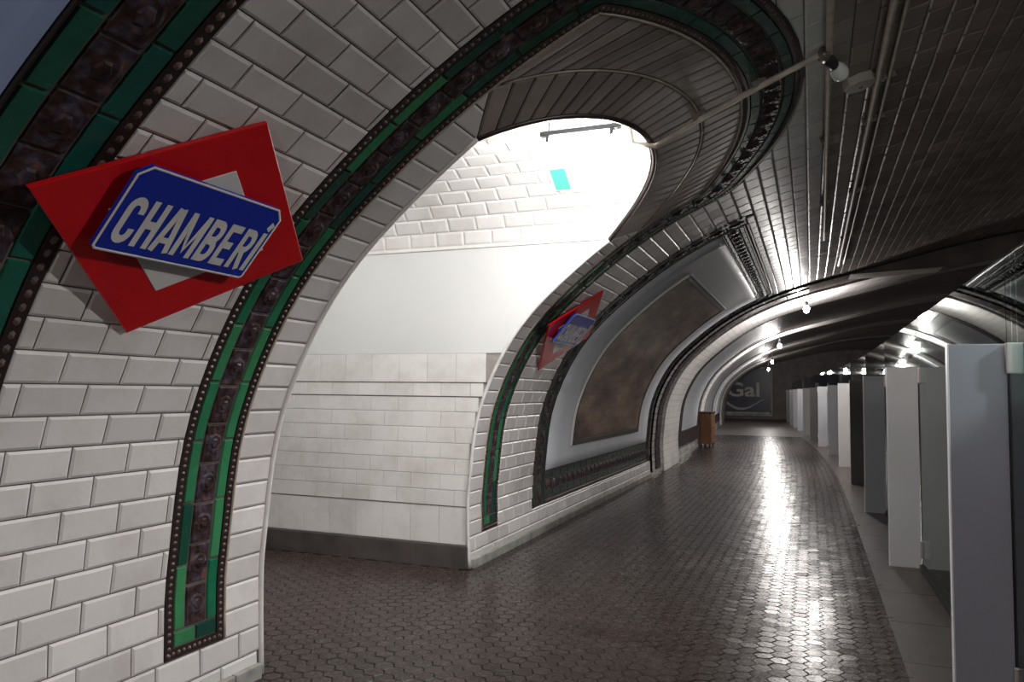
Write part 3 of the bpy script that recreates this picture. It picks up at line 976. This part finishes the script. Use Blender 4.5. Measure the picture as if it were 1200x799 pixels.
# passage vault: elliptical, springing at Z_SP, bevelled tiles on the far haunch
ceiling_passage = tag(empty('ceiling_passage'), 'bright tiled vault over the side passage', None, None, 'structure')
RISE = .76; HW = (J1-J0)/2
def pv(t, x, h=0.0):                # t 0 at the far springing, pi at the near one; h towards the inside
    n = Vector((0, math.cos(t)/HW, math.sin(t)/RISE)).normalized()
    return Vector((x, YC+HW*math.cos(t), Z_SP+RISE*math.sin(t)))-n*h
NT = 48; vv, ff = [], []
for i in range(NT+1):
    t = math.pi*i/NT; p = pv(t, 0)
    vv += [(XP, p.y, p.z), (vault_x(p.z)-.03, p.y, p.z)]
for i in range(NT): ff.append((2*i, 2*i+1, 2*i+3, 2*i+2))
mesh_obj('vault_plaster', vv, ff, M['plaster'], ceiling_passage, True)
cp = TileSet(ceiling_passage, M['tile_passage'], jitter=.006)
t = .03; r_ = 0
while t < math.pi*.36:
    dl = math.hypot(HW*math.sin(t), RISE*math.cos(t)); dt = .13/dl
    x = XP+(.14 if r_ % 2 else 0)
    pa, pb = pv(t, 0, .001), pv(t+dt*.96, 0, .001)
    while x < -.9:
        x1 = min(x+.275, vault_x(pa.z)-.04)
        if x1-x > .05:
            c = pv(t+dt*.48, (x+x1)/2, .002)
            ex = Vector((1, 0, 0)); ev = (pb-pa).normalized(); en = ex.cross(ev).normalized()
            if en.z > 0: en = -en; ex = -ex
            m_ = Matrix((ex, ev, en)).transposed().to_4x4(); m_.translation = c
            cp.full((round(x1-x, 3), r_), x1-x-.004, (pb-pa).length, m_, .004, .011, .016)
        x += .28
    t += dt; r_ += 1
cp.build()
MB().box(XP, vault_x(Z_SP)-.01, J1-.014, J1+.004, Z_SP-.012, Z_SP+.012, .003).build('springing_fillet', M['tile_passage'], ceiling_passage)
tt = math.pi*.375
cbl = MB().tube([pv(tt, XP, .02), pv(tt, -1.2, .02)], .012, 8).build('surface_cable', M['pipe']); tag(cbl, 'thin grey cable run along the bright passage vault', 'cable')

# fluorescent fitting hung under the passage crown
fx = tag(empty('fluorescent_light', (-1.47, 4.95, 3.40)), 'glowing fluorescent fitting hung in the bright side passage', 'light fixture')
fl_p = Vector((-1.47, 4.95, 3.40)); fx.matrix_world = Matrix.Translation(fl_p)
bpy.context.view_layer.update()
own(MB().box(-1.76, -1.18, 4.925, 4.975, 3.395, 3.43, .006).build('housing', M['metal_dark']), fx)
for dy in (-.022, .022):
    own(MB().tube([(-1.72, 4.95+dy, 3.362), (-1.22, 4.95+dy, 3.362)], .016, 10).build('tube', M['tube'], None, True), fx)
for xx in (-1.70, -1.24):
    own(MB().box(xx-.012, xx+.012, 4.91, 4.99, 3.345, 3.39, .003).build('end_cap', M['metal_dark']), fx)
    own(MB().tube([(xx, 4.95, 3.42), (xx, 4.95, Z_SP+RISE)], .006, 6).build('hanger', M['metal_dark']), fx)
for xx in (-1.66, -1.28):
    ld = bpy.data.lights.new('fluorescent_glow', 'POINT'); ld.shadow_soft_size = .03; ld.energy = 75; ld.color = (1, .985, .965)
    lo = bpy.data.objects.new('fluorescent_glow', ld); C.objects.link(lo); lo.location = (xx, 4.95, 3.30); own(lo, fx)
# the passage has a second fitting deeper in, hidden by the near jamb
fx2 = tag(empty('fluorescent_light', (-4.2, 4.95, 3.45)), 'fluorescent fitting deeper inside the side passage, behind the near jamb', 'light fixture')
bpy.context.view_layer.update()
own(MB().box(-4.8, -3.6, 4.90, 5.00, 3.435, 3.48, .006).build('housing', M['metal_dark']), fx2)
own(MB().tube([(-4.75, 4.95, 3.412), (-3.65, 4.95, 3.412)], .016, 10).build('tube', M['tube'], None, True), fx2)
for xx in (-4.6, -3.8): own(MB().tube([(xx, 4.95, 3.47), (xx, 4.95, Z_SP+RISE)], .006, 6).build('hanger', M['metal_dark']), fx2)
ld = bpy.data.lights.new('fluorescent_glow', 'AREA'); ld.shape = 'RECTANGLE'; ld.size = 1.1; ld.size_y = .06
ld.energy = 16; ld.color = (1, .985, .95)
lo = bpy.data.objects.new('fluorescent_glow', ld); C.objects.link(lo); lo.location = (-4.2, 4.95, 3.385); own(lo, fx2)
# green exit sign
tq = .684; ec = pv(tq, -1.76, .004)
ev_ = (pv(tq+.02, 0)-pv(tq-.02, 0)).normalized(); en_ = Vector((1, 0, 0)).cross(ev_).normalized()
ex_ = Vector((1, 0, 0))
if en_.z > 0: en_ = -en_; ex_ = -ex_
em = Matrix((ex_, ev_, en_)).transposed().to_4x4(); em.translation = ec
ex = empty('exit_sign'); ex.matrix_world = em; bpy.context.view_layer.update()
tag(ex, 'small white exit sign with glowing green panel on the bright passage vault', 'exit sign')
sg = 1 if ex_.x > 0 else -1
def ebox(x0, x1, *a): return MB().box(min(sg*x0, sg*x1), max(sg*x0, sg*x1), *a)
ebox(-.28, .28, -.13, .13, .0, .022, .005).build('case', M['lamp_white'], ex)
ebox(-.25, -.12, -.11, .11, .021, .026, .002).build('green_panel', M['exit'], ex)
ebox(.11, .23, -.10, .10, .021, .026, .002).build('pale_panel', M['exit_pale'], ex)

# ------------------------------------------------------------------ station name signs
def text_mesh(body, name, mat, size=1.0, bold=.02):
    cu = bpy.data.curves.new(name, 'FONT'); cu.body = body; cu.size = size; cu.offset = bold; cu.extrude = .0012
    cu.align_x = 'CENTER'; cu.resolution_u = 4
    o = bpy.data.objects.new(name, cu); C.objects.link(o)
    bpy.context.view_layer.update()
    me = bpy.data.meshes.new_from_object(o.evaluated_get(bpy.context.evaluated_depsgraph_get()))
    bpy.data.objects.remove(o); me.name = name
    me.materials.clear(); me.materials.append(mat)
    return me
def fit_text(me, w, h, x0, y0):
    xs = [v.co.x for v in me.vertices]; ys = [v.co.y for v in me.vertices]
    a, b, c, d = min(xs), max(xs), min(ys), max(ys)
    for v in me.vertices:
        v.co.x = x0+(v.co.x-a)/(b-a)*w; v.co.y = y0+(v.co.y-c)/(d-c)*h
    return me
def prism(poly, z0, z1, bev=.004):
    inn = inset(poly, bev); n = len(poly)
    v = [(p[0], p[1], z0) for p in poly]+[(p[0], p[1], z1-bev*.5) for p in poly]+[(p[0], p[1], z1) for p in inn]
    f = [tuple(range(n))[::-1], tuple(range(2*n, 3*n))]
    for i in range(n):
        j = (i+1) % n
        f += [(i, j, n+j, n+i), (n+i, n+j, 2*n+j, 2*n+i)]
    return v, f
def rhomb(a, b, tip=.03):
    """rhombus with slightly rounded tips"""
    out = []
    for (x, y) in ((a, 0), (0, b), (-a, 0), (0, -b)):
        out.append((x, y))
    return out
def arc2(cx_, cy_, rx, ry, a0, a1, n=8):
    return [(cx_+rx*math.cos(math.radians(a0+(a1-a0)*k/n)), cy_+ry*math.sin(math.radians(a0+(a1-a0)*k/n))) for k in range(n+1)]
def thick(poly, w):
    """flat stroke of width w along a polyline with mitred joints"""
    L, R = [], []
    for i, p in enumerate(poly):
        a = poly[i-1] if i else None; b = poly[i+1] if i < len(poly)-1 else None
        d0 = Vector((p[0]-a[0], p[1]-a[1])).normalized() if a else None
        d1 = Vector((b[0]-p[0], b[1]-p[1])).normalized() if b else None
        d0 = d0 or d1; d1 = d1 or d0
        n0, n1 = Vector((-d0.y, d0.x)), Vector((-d1.y, d1.x)); m_ = n0+n1
        m_ = m_/max(m_.length_squared/2, .6)
        L.append((p[0]+m_.x*w/2, p[1]+m_.y*w/2)); R.append((p[0]-m_.x*w/2, p[1]-m_.y*w/2))
    n = len(poly)
    return L+R, [(i, n+i, n+i+1, i+1) for i in range(n-1)]
# condensed block capitals, cell 0.52 wide and 1 high (stroke centre lines)
T = .17; e0, e1, x0_, x1_ = T/2, 1-T/2, T/2, .52-T/2
GLYPH = {
 'C': [[(x1_, .66)]+arc2(.26, .74, .175, .175, 0, 180)+arc2(.26, .26, .175, .175, 180, 360)+[(x1_, .34)]],
 'H': [[(x0_, 0), (x0_, 1)], [(x1_, 0), (x1_, 1)], [(x0_, .5), (x1_, .5)]],
 'A': [[(.03, 0), (.225, 1)], [(.49, 0), (.295, 1)], [(.20, .92), (.32, .92)], [(.12, .27), (.40, .27)]],
 'M': [[(x0_, 0), (x0_, 1)], [(.60, 0), (.60, 1)], [(x0_+.01, .93), (.34, .16), (.59, .93)]],
 'B': [[(x0_, 0), (x0_, 1)], [(x0_, e1), (.26, e1)]+arc2(.27, .72, .165, .195, 90, -90)+[(x0_, .525)], [(x0_, .5), (.26, .5)]+arc2(.27, .292, .165, .208, 90, -90)+[(x0_, e0)]],
 'E': [[(x0_, 0), (x0_, 1)], [(x0_, e1), (.48, e1)], [(x0_, .5), (.42, .5)], [(x0_, e0), (.48, e0)]],
 'R': [[(x0_, 0), (x0_, 1)], [(x0_, e1), (.26, e1)]+arc2(.27, .70, .165, .215, 90, -90)+[(x0_, .485)], [(.26, .47), (.44, 0)]],
 'Í': [[(x0_, 0), (x0_, 1)], [(.06, 1.08), (.15, 1.25)]],
}
ADV = {'M': .78, 'Í': .25}
lv, lf = [], []; px_ = 0
for ch in 'CHAMBERÍ':
    for k, st in enumerate(GLYPH[ch]):
        p, f = thick(st, T if not (ch == 'A' and k > 1) else .13)
        b = len(lv); lv += [(px_+q[0], q[1], .0006*k) for q in p]; lf += [tuple(i_+b for i_ in q) for q in f]
    px_ += ADV.get(ch, .62)
letters = bpy.data.meshes.new('lettering')
letters.from_pydata([(-.335+q[0]/px_*.70, -.135+q[1]*.20, q[2]) for q in lv], [], lf)
letters.materials.append(M['white_enamel'])
def station_sign(label, yc):
    root = empty('station_sign')
    X_, Y_ = Vector((0, 1, 0)), Vector((.335, 0, .39)).normalized()
    Z_ = X_.cross(Y_).normalized()
    if Z_.x < 0: Z_ = -Z_
    # X_ x Y_ must equal Z_ for a right-handed frame
    m_ = Matrix((X_, Y_, Z_)).transposed().to_4x4(); m_.translation = (-2.285, yc, 2.232)
    root.matrix_world = m_
    tag(root, label, 'sign', 'station name signs')
    mesh_obj('red_diamond', *prism(rhomb(.69, .525), 0, .018), M['red'], root)
    mesh_obj('white_diamond', *prism(rhomb(.40, .30), .016, .021, .002), M['white_enamel'], root)
    c = .045
    hw, hh = .375, .183
    pl = [(-hw, -hh+c*.3), (-hw+c*.3, -hh), (hw-c*.3, -hh), (hw, -hh+c*.3), (hw, hh-c), (hw-c, hh), (-hw+c, hh), (-hw, hh-c)]
    plate = mesh_obj('name_plate', *prism(pl, .045, .062), M['blue'], root); plate.location = (-.042, .04, 0)
    rim = MB(); n = len(pl); inn = inset(pl, .006)
    rim.add([(p[0], p[1], .0625) for p in pl]+[(p[0], p[1], .0645) for p in inn]+[(p[0], p[1], .0625) for p in inset(pl, .010)],
            [(i, (i+1) % n, n+(i+1) % n, n+i) for i in range(n)]+[(n+i, n+(i+1) % n, 2*n+(i+1) % n, 2*n+i) for i in range(n)])
    rim.build('white_rim', M['white_enamel'], plate)
    lt = bpy.data.objects.new('lettering', letters); link(lt, plate); lt.location = (0, -.005, .0638)
    for (bx, by) in ((-.2, .08), (.2, .08), (-.2, -.08), (.2, -.08)):
        MB().tube([(bx, by, .015), (bx, by, .048)], .012, 8).build('stand_off', M['metal_dark'], root)
    for (bx, by) in ((0, .47), (0, -.47)):
        MB().tube([(bx, by, -.03), (bx, by, .005)], .014, 8).build('wall_stud', M['metal_dark'], root)
    return root
station_sign('red diamond station sign with blue name plate nearest the camera', 2.30)
station_sign('red diamond station sign with blue name plate on the pier beyond the opening', 7.36)

# ------------------------------------------------------------------ conduits, junction box, lamps
def conduit(label, pts, r, clips):
    root = empty('conduit', pts[0]); root.matrix_world = Matrix.Translation(pts[0])
    bpy.context.view_layer.update()
    tag(root, label, 'pipe', 'ceiling conduits')
    own(MB().tube(pts, r, 10).build('pipe', M['pipe'], None, True), root)
    for (y, s_) in clips:
        fm = frame_at(y, s_, 0)
        own(MB().box(-.015, .015, -.045, .045, 0, .035+r, .004, fm).build('pipe_clip', M['pipe_clip']), root)
    return root
def vpath(s_, y0, y1, h, n=16, s2=None):
    return [V(y, s_+((s2-s_)*(y-y0)/(y1-y0) if s2 else 0), h) for y in lin(y0, y1, n)]
conduit('straight conduit along the ceiling through the round-bulb fitting', vpath(5.22, 1.0, 10.6, .045, s2=5.32), .020, [(y, 5.22+.1*(y-1)/9.6) for y in (3.2, 6.4, 8.6)])
conduit('thicker of the paired conduits right of the ceiling junction box', vpath(5.585, 1.0, 13.2, .045), .022, [(y, 5.585) for y in (3.4, 5.5, 6.3, 8.5, 11)])
conduit('thinner of the paired conduits right of the ceiling junction box', vpath(5.66, 1.0, 13.2, .040), .013, [(y, 5.66) for y in (3.4, 5.5, 6.3, 8.5, 11)])
conduit('conduit branching across the border into the bright passage', [V(4.70, 5.23, .045), V(4.80, 4.85, .05), V(4.88, 4.45, .05), V(4.92, 4.12, .055), Vector((-1.10, 4.94, 3.275)), Vector((-1.16, 4.94, 3.64))], .018, [(4.80, 4.85), (4.88, 4.45)])
# unlit bulb fitting at the junction
def oriented(p, d):
    z = Vector(d).normalized(); x = z.orthogonal().normalized(); y = z.cross(x)
    m_ = Matrix((x, y, z)).transposed().to_4x4(); m_.translation = p
    return m_
bp_ = V(4.72, 5.23, .05)
bf = empty('bulb_fitting'); bf.matrix_world = Matrix.Translation(bp_); bpy.context.view_layer.update()
tag(bf, 'unlit white bulb on the tee of the near ceiling conduits', 'lamp')
dr = (V(5.06, 5.345, .11)-bp_)
mo = oriented(bp_, dr)
own(MB().lathe([(.0, -.05), (.034, -.045), (.038, 0), (.034, .05), (.0, .055)], 12, oriented(bp_, (0, 1, 0))).build('tee_joint', M['pipe_clip'], None, True), bf)
own(MB().lathe([(.02, .02), (.034, .04), (.036, .14), (.03, .16)], 12, mo).build('socket', M['metal_dark'], None, True), bf)
own(MB().lathe([(.026, .16), (.040, .185), (.052, .23), (.054, .27), (.043, .305), (.015, .32)], 16, mo).build('bulb', M['bulb_off'], None, True), bf)
jp = V(5.42, 5.47, .0)
jb = empty('junction_box'); jb.matrix_world = frame_at(5.42, 5.47, 0); bpy.context.view_layer.update()
tag(jb, 'pale octagonal junction box on the ceiling beside the paired conduits', 'junction box')
own(MB().lathe([(.10, 0), (.105, .01), (.105, .055), (.095, .065), (.02, .07)], 8, frame_at(5.42, 5.47, 0)).build('case', M['box']), jb)
own(MB().tube([V(5.42, 5.56, .04), V(5.42, 5.585, .045)], .02, 8).build('gland', M['box']), jb)
own(MB().lathe([(.012, .07), (.012, .076), (.0, .077)], 8, frame_at(5.42, 5.47, 0)).build('screw', M['pipe_clip']), jb)

def hanging_bulb(label, x, y, z, power, soft=.07, k=1.0):
    p = Vector((x+bend(y), y, z))
    root = empty('bulb_lamp'); root.matrix_world = Matrix.Translation(p); bpy.context.view_layer.update()
    tag(root, label, 'lamp', 'glowing platform bulbs')
    mo = oriented(p, (0, 0, 1))
    own(MB().lathe([(.015*k, .075-.15*k), (.05*k, .075-.125*k), (.06*k, .075-.075*k), (.05*k, .075-.03*k), (.028, .075)], 16, mo).build('bulb', M['bulb'], None, True), root)
    own(MB().lathe([(.03, .075), (.038, .085), (.038, .14), (.02, .16)], 12, mo).build('socket', M['metal_dark'], None, True), root)
    own(MB().lathe([(.0, .165), (.02, .16), (.05, .15), (.055, .14), (.05, .138)], 12, mo).build('collar', M['metal_dark'], None, True), root)
    zc = 0
    for i in range(len(DP)//2):
        if DP[i][0] <= x <= DP[i+1][0]: zc = DP[i][1]
    own(MB().tube([p+Vector((0, 0, .15)), Vector((p.x, y, zc-.02))], .010, 8).build('stem', M['pipe']), root)
    ld = bpy.data.lights.new('bulb_light', 'POINT'); ld.energy = power; ld.color = (1, .955, .92); ld.shadow_soft_size = soft
    lo = bpy.data.objects.new('bulb_light', ld); C.objects.link(lo); lo.location = p+Vector((0, 0, .075-.15*k-.085 if soft < .1 else .075-.15*k-soft-.02)); own(lo, root)
    return root
hanging_bulb('nearest glowing bulb, hanging under the first white arch strip', -.03, 16.3, 3.33, BULB_W)
hanging_bulb('second glowing bulb, further along near the second strip', -.50, 24.0, 3.06, BULB_W)
hanging_bulb('third glowing bulb, small and far down the platform', -.45, 34.0, 3.0, BULB_W)
hanging_bulb('fourth bulb near the end wall', -.40, 43.0, 2.95, BULB_W*.5)
hanging_bulb('unseen lamp over the platform behind the camera, enlarged to soften shadows', .70, -4.6, 3.50, REAR_W, .30, 3.2)  # unseen globe, made large so its shadows stay soft

def shaded_lamp(label, x, y, z, power):
    p = Vector((x, y, z))
    root = empty('shaded_lamp'); root.matrix_world = Matrix.Translation(p); bpy.context.view_layer.update()
    tag(root, label, 'lamp')
    mo = oriented(p, (0, 0, 1))
    own(MB().lathe([(.01, .035), (.03, .045), (.035, .075), (.03, .11), (.02, .14)], 16, mo).build('bulb', M['bulb'], None, True), root)
    b0 = [(.25, -.085), (.235, -.02), (.18, .07), (.10, .13), (.05, .16), (.045, .22)]  # shade added to keep the lamp's light off the upper wall
    mb = MB()
    for (r, zz) in b0+[(max(r-.006, .02), zz-.006) for r, zz in b0[::-1]]:
        for k in range(32): mb.v.append(p+Vector((r*math.cos(k*math.pi/16), r*math.sin(k*math.pi/16), zz)))
    for i in range(2*len(b0)):
        for k in range(32):
            a, b = i*32, ((i+1) % (2*len(b0)))*32
            mb.f.append((a+k, a+(k+1) % 32, b+(k+1) % 32, b+k))
    own(mb.build('shade', M['shade'], None, True), root)
    own(MB().tube([p+Vector((0, 0, .16)), Vector((x, y, 4.45))], .012, 8).build('stem', M['pipe']), root)
    ld = bpy.data.lights.new('lamp_light', 'POINT'); ld.energy = power; ld.color = (1, .96, .945); ld.shadow_soft_size = .055
    lo = bpy.data.objects.new('lamp_light', ld); C.objects.link(lo); lo.location = p+Vector((0, 0, -.025)); own(lo, root)
    return root
shaded_lamp('unseen lamp over the tracks, its shade added to darken the upper wall', 3.6, 4.0, 3.92, TRACK_W)

# ------------------------------------------------------------------ glass barrier on the right
FIN_Y = [4.56+3.51*k for k in range(13)]
fin_cols = ['fin_grey', 'fin_lit', 'fin_half_lit', 'fin_shaded', 'fin_lit', 'fin_half_lit', 'fin_half_lit', 'fin_shaded', 'fin_lit', 'fin_half_lit', 'fin_lit', 'fin_half_lit', 'fin_shaded']  # slabs are alike, their lighting differences are painted as different greys
fin_word = {'fin_grey': 'violet-grey', 'fin_lit': 'pale', 'fin_half_lit': 'mid-grey', 'fin_shaded': 'shade-darkened'}
ordn = ['nearest', 'second', 'third', 'fourth', 'fifth', 'sixth', 'seventh', 'eighth', 'ninth', 'tenth', 'eleventh', 'twelfth', 'thirteenth']
GX = .945; G_TOP = 2.34
def fin(k, y, col):
    b = bend(y)
    root = empty('barrier_fin'); root.matrix_world = Matrix.Translation((GX+b, y, 0)); bpy.context.view_layer.update()
    tag(root, f'{ordn[k]} upright {fin_word[col]} slab of the glass barrier, counted from the camera', 'panel', 'upright slabs of the glass barrier')
    MB().box(-.275, -.012, -.03, .03, 0, 1.875, .005).build('slab', M[col], root)
    MB().box(.012, .275, -.03, .03, 0, 1.875, .005).build('slab', M[col], root)
    MB().box(-.281, -.274, -.032, .032, 0, 1.876, .002).build('edge_strip', M['fin_edge'], root)
    for z in (.10, 1.72):
        MB().box(-.024, .024, -.055, -.031, z, z+.16, .008).build('clamp', M['clamp'], root)
    MB().box(-.008, .008, -.05, -.031, .02, 1.86, .002).build('gasket', M['metal_dark'], root)
for k, y in enumerate(FIN_Y): fin(k, y, fin_cols[k])
edges = [1.05]+FIN_Y
for k in range(len(edges)-1):
    y0, y1 = edges[k]+.006, edges[k+1]-.006
    b0, b1 = bend(y0), bend(y1)
    root = empty('glass_panel'); root.matrix_world = Matrix.Translation((GX+b0, y0, .02)); bpy.context.view_layer.update()
    tag(root, f'clear glass pane before the {ordn[k]} upright slab of the barrier', 'glass panel', 'glass panes of the barrier')
    mb = MB(); w = .006; d = b1-b0; L = y1-y0; T = G_TOP-.02
    mb.add([(-w, 0, 0), (w, 0, 0), (w+d, L, 0), (-w+d, L, 0), (-w, 0, T), (w, 0, T), (w+d, L, T), (-w+d, L, T)],
           [(3, 2, 1, 0), (4, 5, 6, 7), (0, 1, 5, 4), (1, 2, 6, 5), (2, 3, 7, 6), (3, 0, 4, 7)])
    mb.build('pane', M['glass'], root)
    mb = MB(); mb.add([(-.03, 0, -.02), (.03, 0, -.02), (.03+d, L, -.02), (-.03+d, L, -.02), (-.03, 0, .02), (.03, 0, .02), (.03+d, L, .02), (-.03+d, L, .02)],
           [(4, 5, 6, 7), (0, 1, 5, 4), (1, 2, 6, 5), (2, 3, 7, 6), (3, 0, 4, 7)])
    mb.build('shoe', M['metal_dark'], root)

# ------------------------------------------------------------------ far end: poster, bench step, cabinet
def far_text(body, w, h, x, y, z, mat, parent, name='lettering'):
    me = fit_text(text_mesh(body, name, mat, 1, .02), w, h, 0, 0)
    o = bpy.data.objects.new(name, me); link(o, parent)
    o.rotation_euler = (math.pi/2, 0, 0); o.location = (x, y, z)
    return o
pb = empty('advert_board', (-5.75, 51.9, .3)); bpy.context.view_layer.update()
tag(pb, 'dark blue advert board with pale Gal lettering on the end wall', 'advert')
MB().box(0, 3.3, 0, .08, 0, 3.0, .02).build('board', M['poster_blue'], pb)
far_text('Gal', 2.05, .95, .55, -.012, 1.15, M['poster_grey'], pb)
vv, ff = [], []
for i in range(25):
    t = i/24; x = .2+2.7*t; z = .95-.75*math.sin(math.pi*min(1, t*1.05))*(1-.25*t); th = .05+.16*(1-t)
    vv += [(x, -.02, z), (x, -.02, z+th), (x, 0, z), (x, 0, z+th)]
for i in range(24):
    a = 4*i; ff += [(a, a+4, a+5, a+1), (a+1, a+5, a+7, a+3), (a+2, a+3, a+7, a+6), (a, a+2, a+6, a+4)]
mesh_obj('swoosh', vv, ff, M['poster_pale'], pb)
for q in ((-.08, 0, -.04, .1, -.08, 3.08), (3.3, 3.38, -.04, .1, -.08, 3.08), (0, 3.3, -.04, .1, 3.0, 3.08), (0, 3.3, -.04, .1, -.08, 0)):
    MB().box(*q, .01).build('frame', M['poster_pale'], pb)
MB().box(.05, 3.25, -.03, 0, .02, .16, .01).build('base_line', M['poster_pale'], pb)
cab = empty('wooden_cabinet', (-2.76+bend(23.7), 23.2, 0)); bpy.context.view_layer.update()
tag(cab, 'small brown wooden cabinet against the far left wall', 'cabinet')
MB().box(0, .32, 0, .9, .12, 1.02, .01).build('body', M['wood'], cab)
MB().box(-.01, .35, -.03, .93, 1.02, 1.07, .008).build('top', M['wood_dark'], cab)
for yy in (.02, .46):
    d_ = MB().box(.318, .335, yy, yy+.42, .16, .98, .006).build('door', M['wood'], cab)
    MB().box(.335, .35, yy+.19, yy+.23, .55, .59, .004).build('knob', M['metal_dark'], d_)
for (xx, yy) in ((.02, .02), (.26, .02), (.02, .84), (.26, .84)):
    MB().box(xx, xx+.04, yy, yy+.04, 0, .12, .003).build('foot', M['wood_dark'], cab)
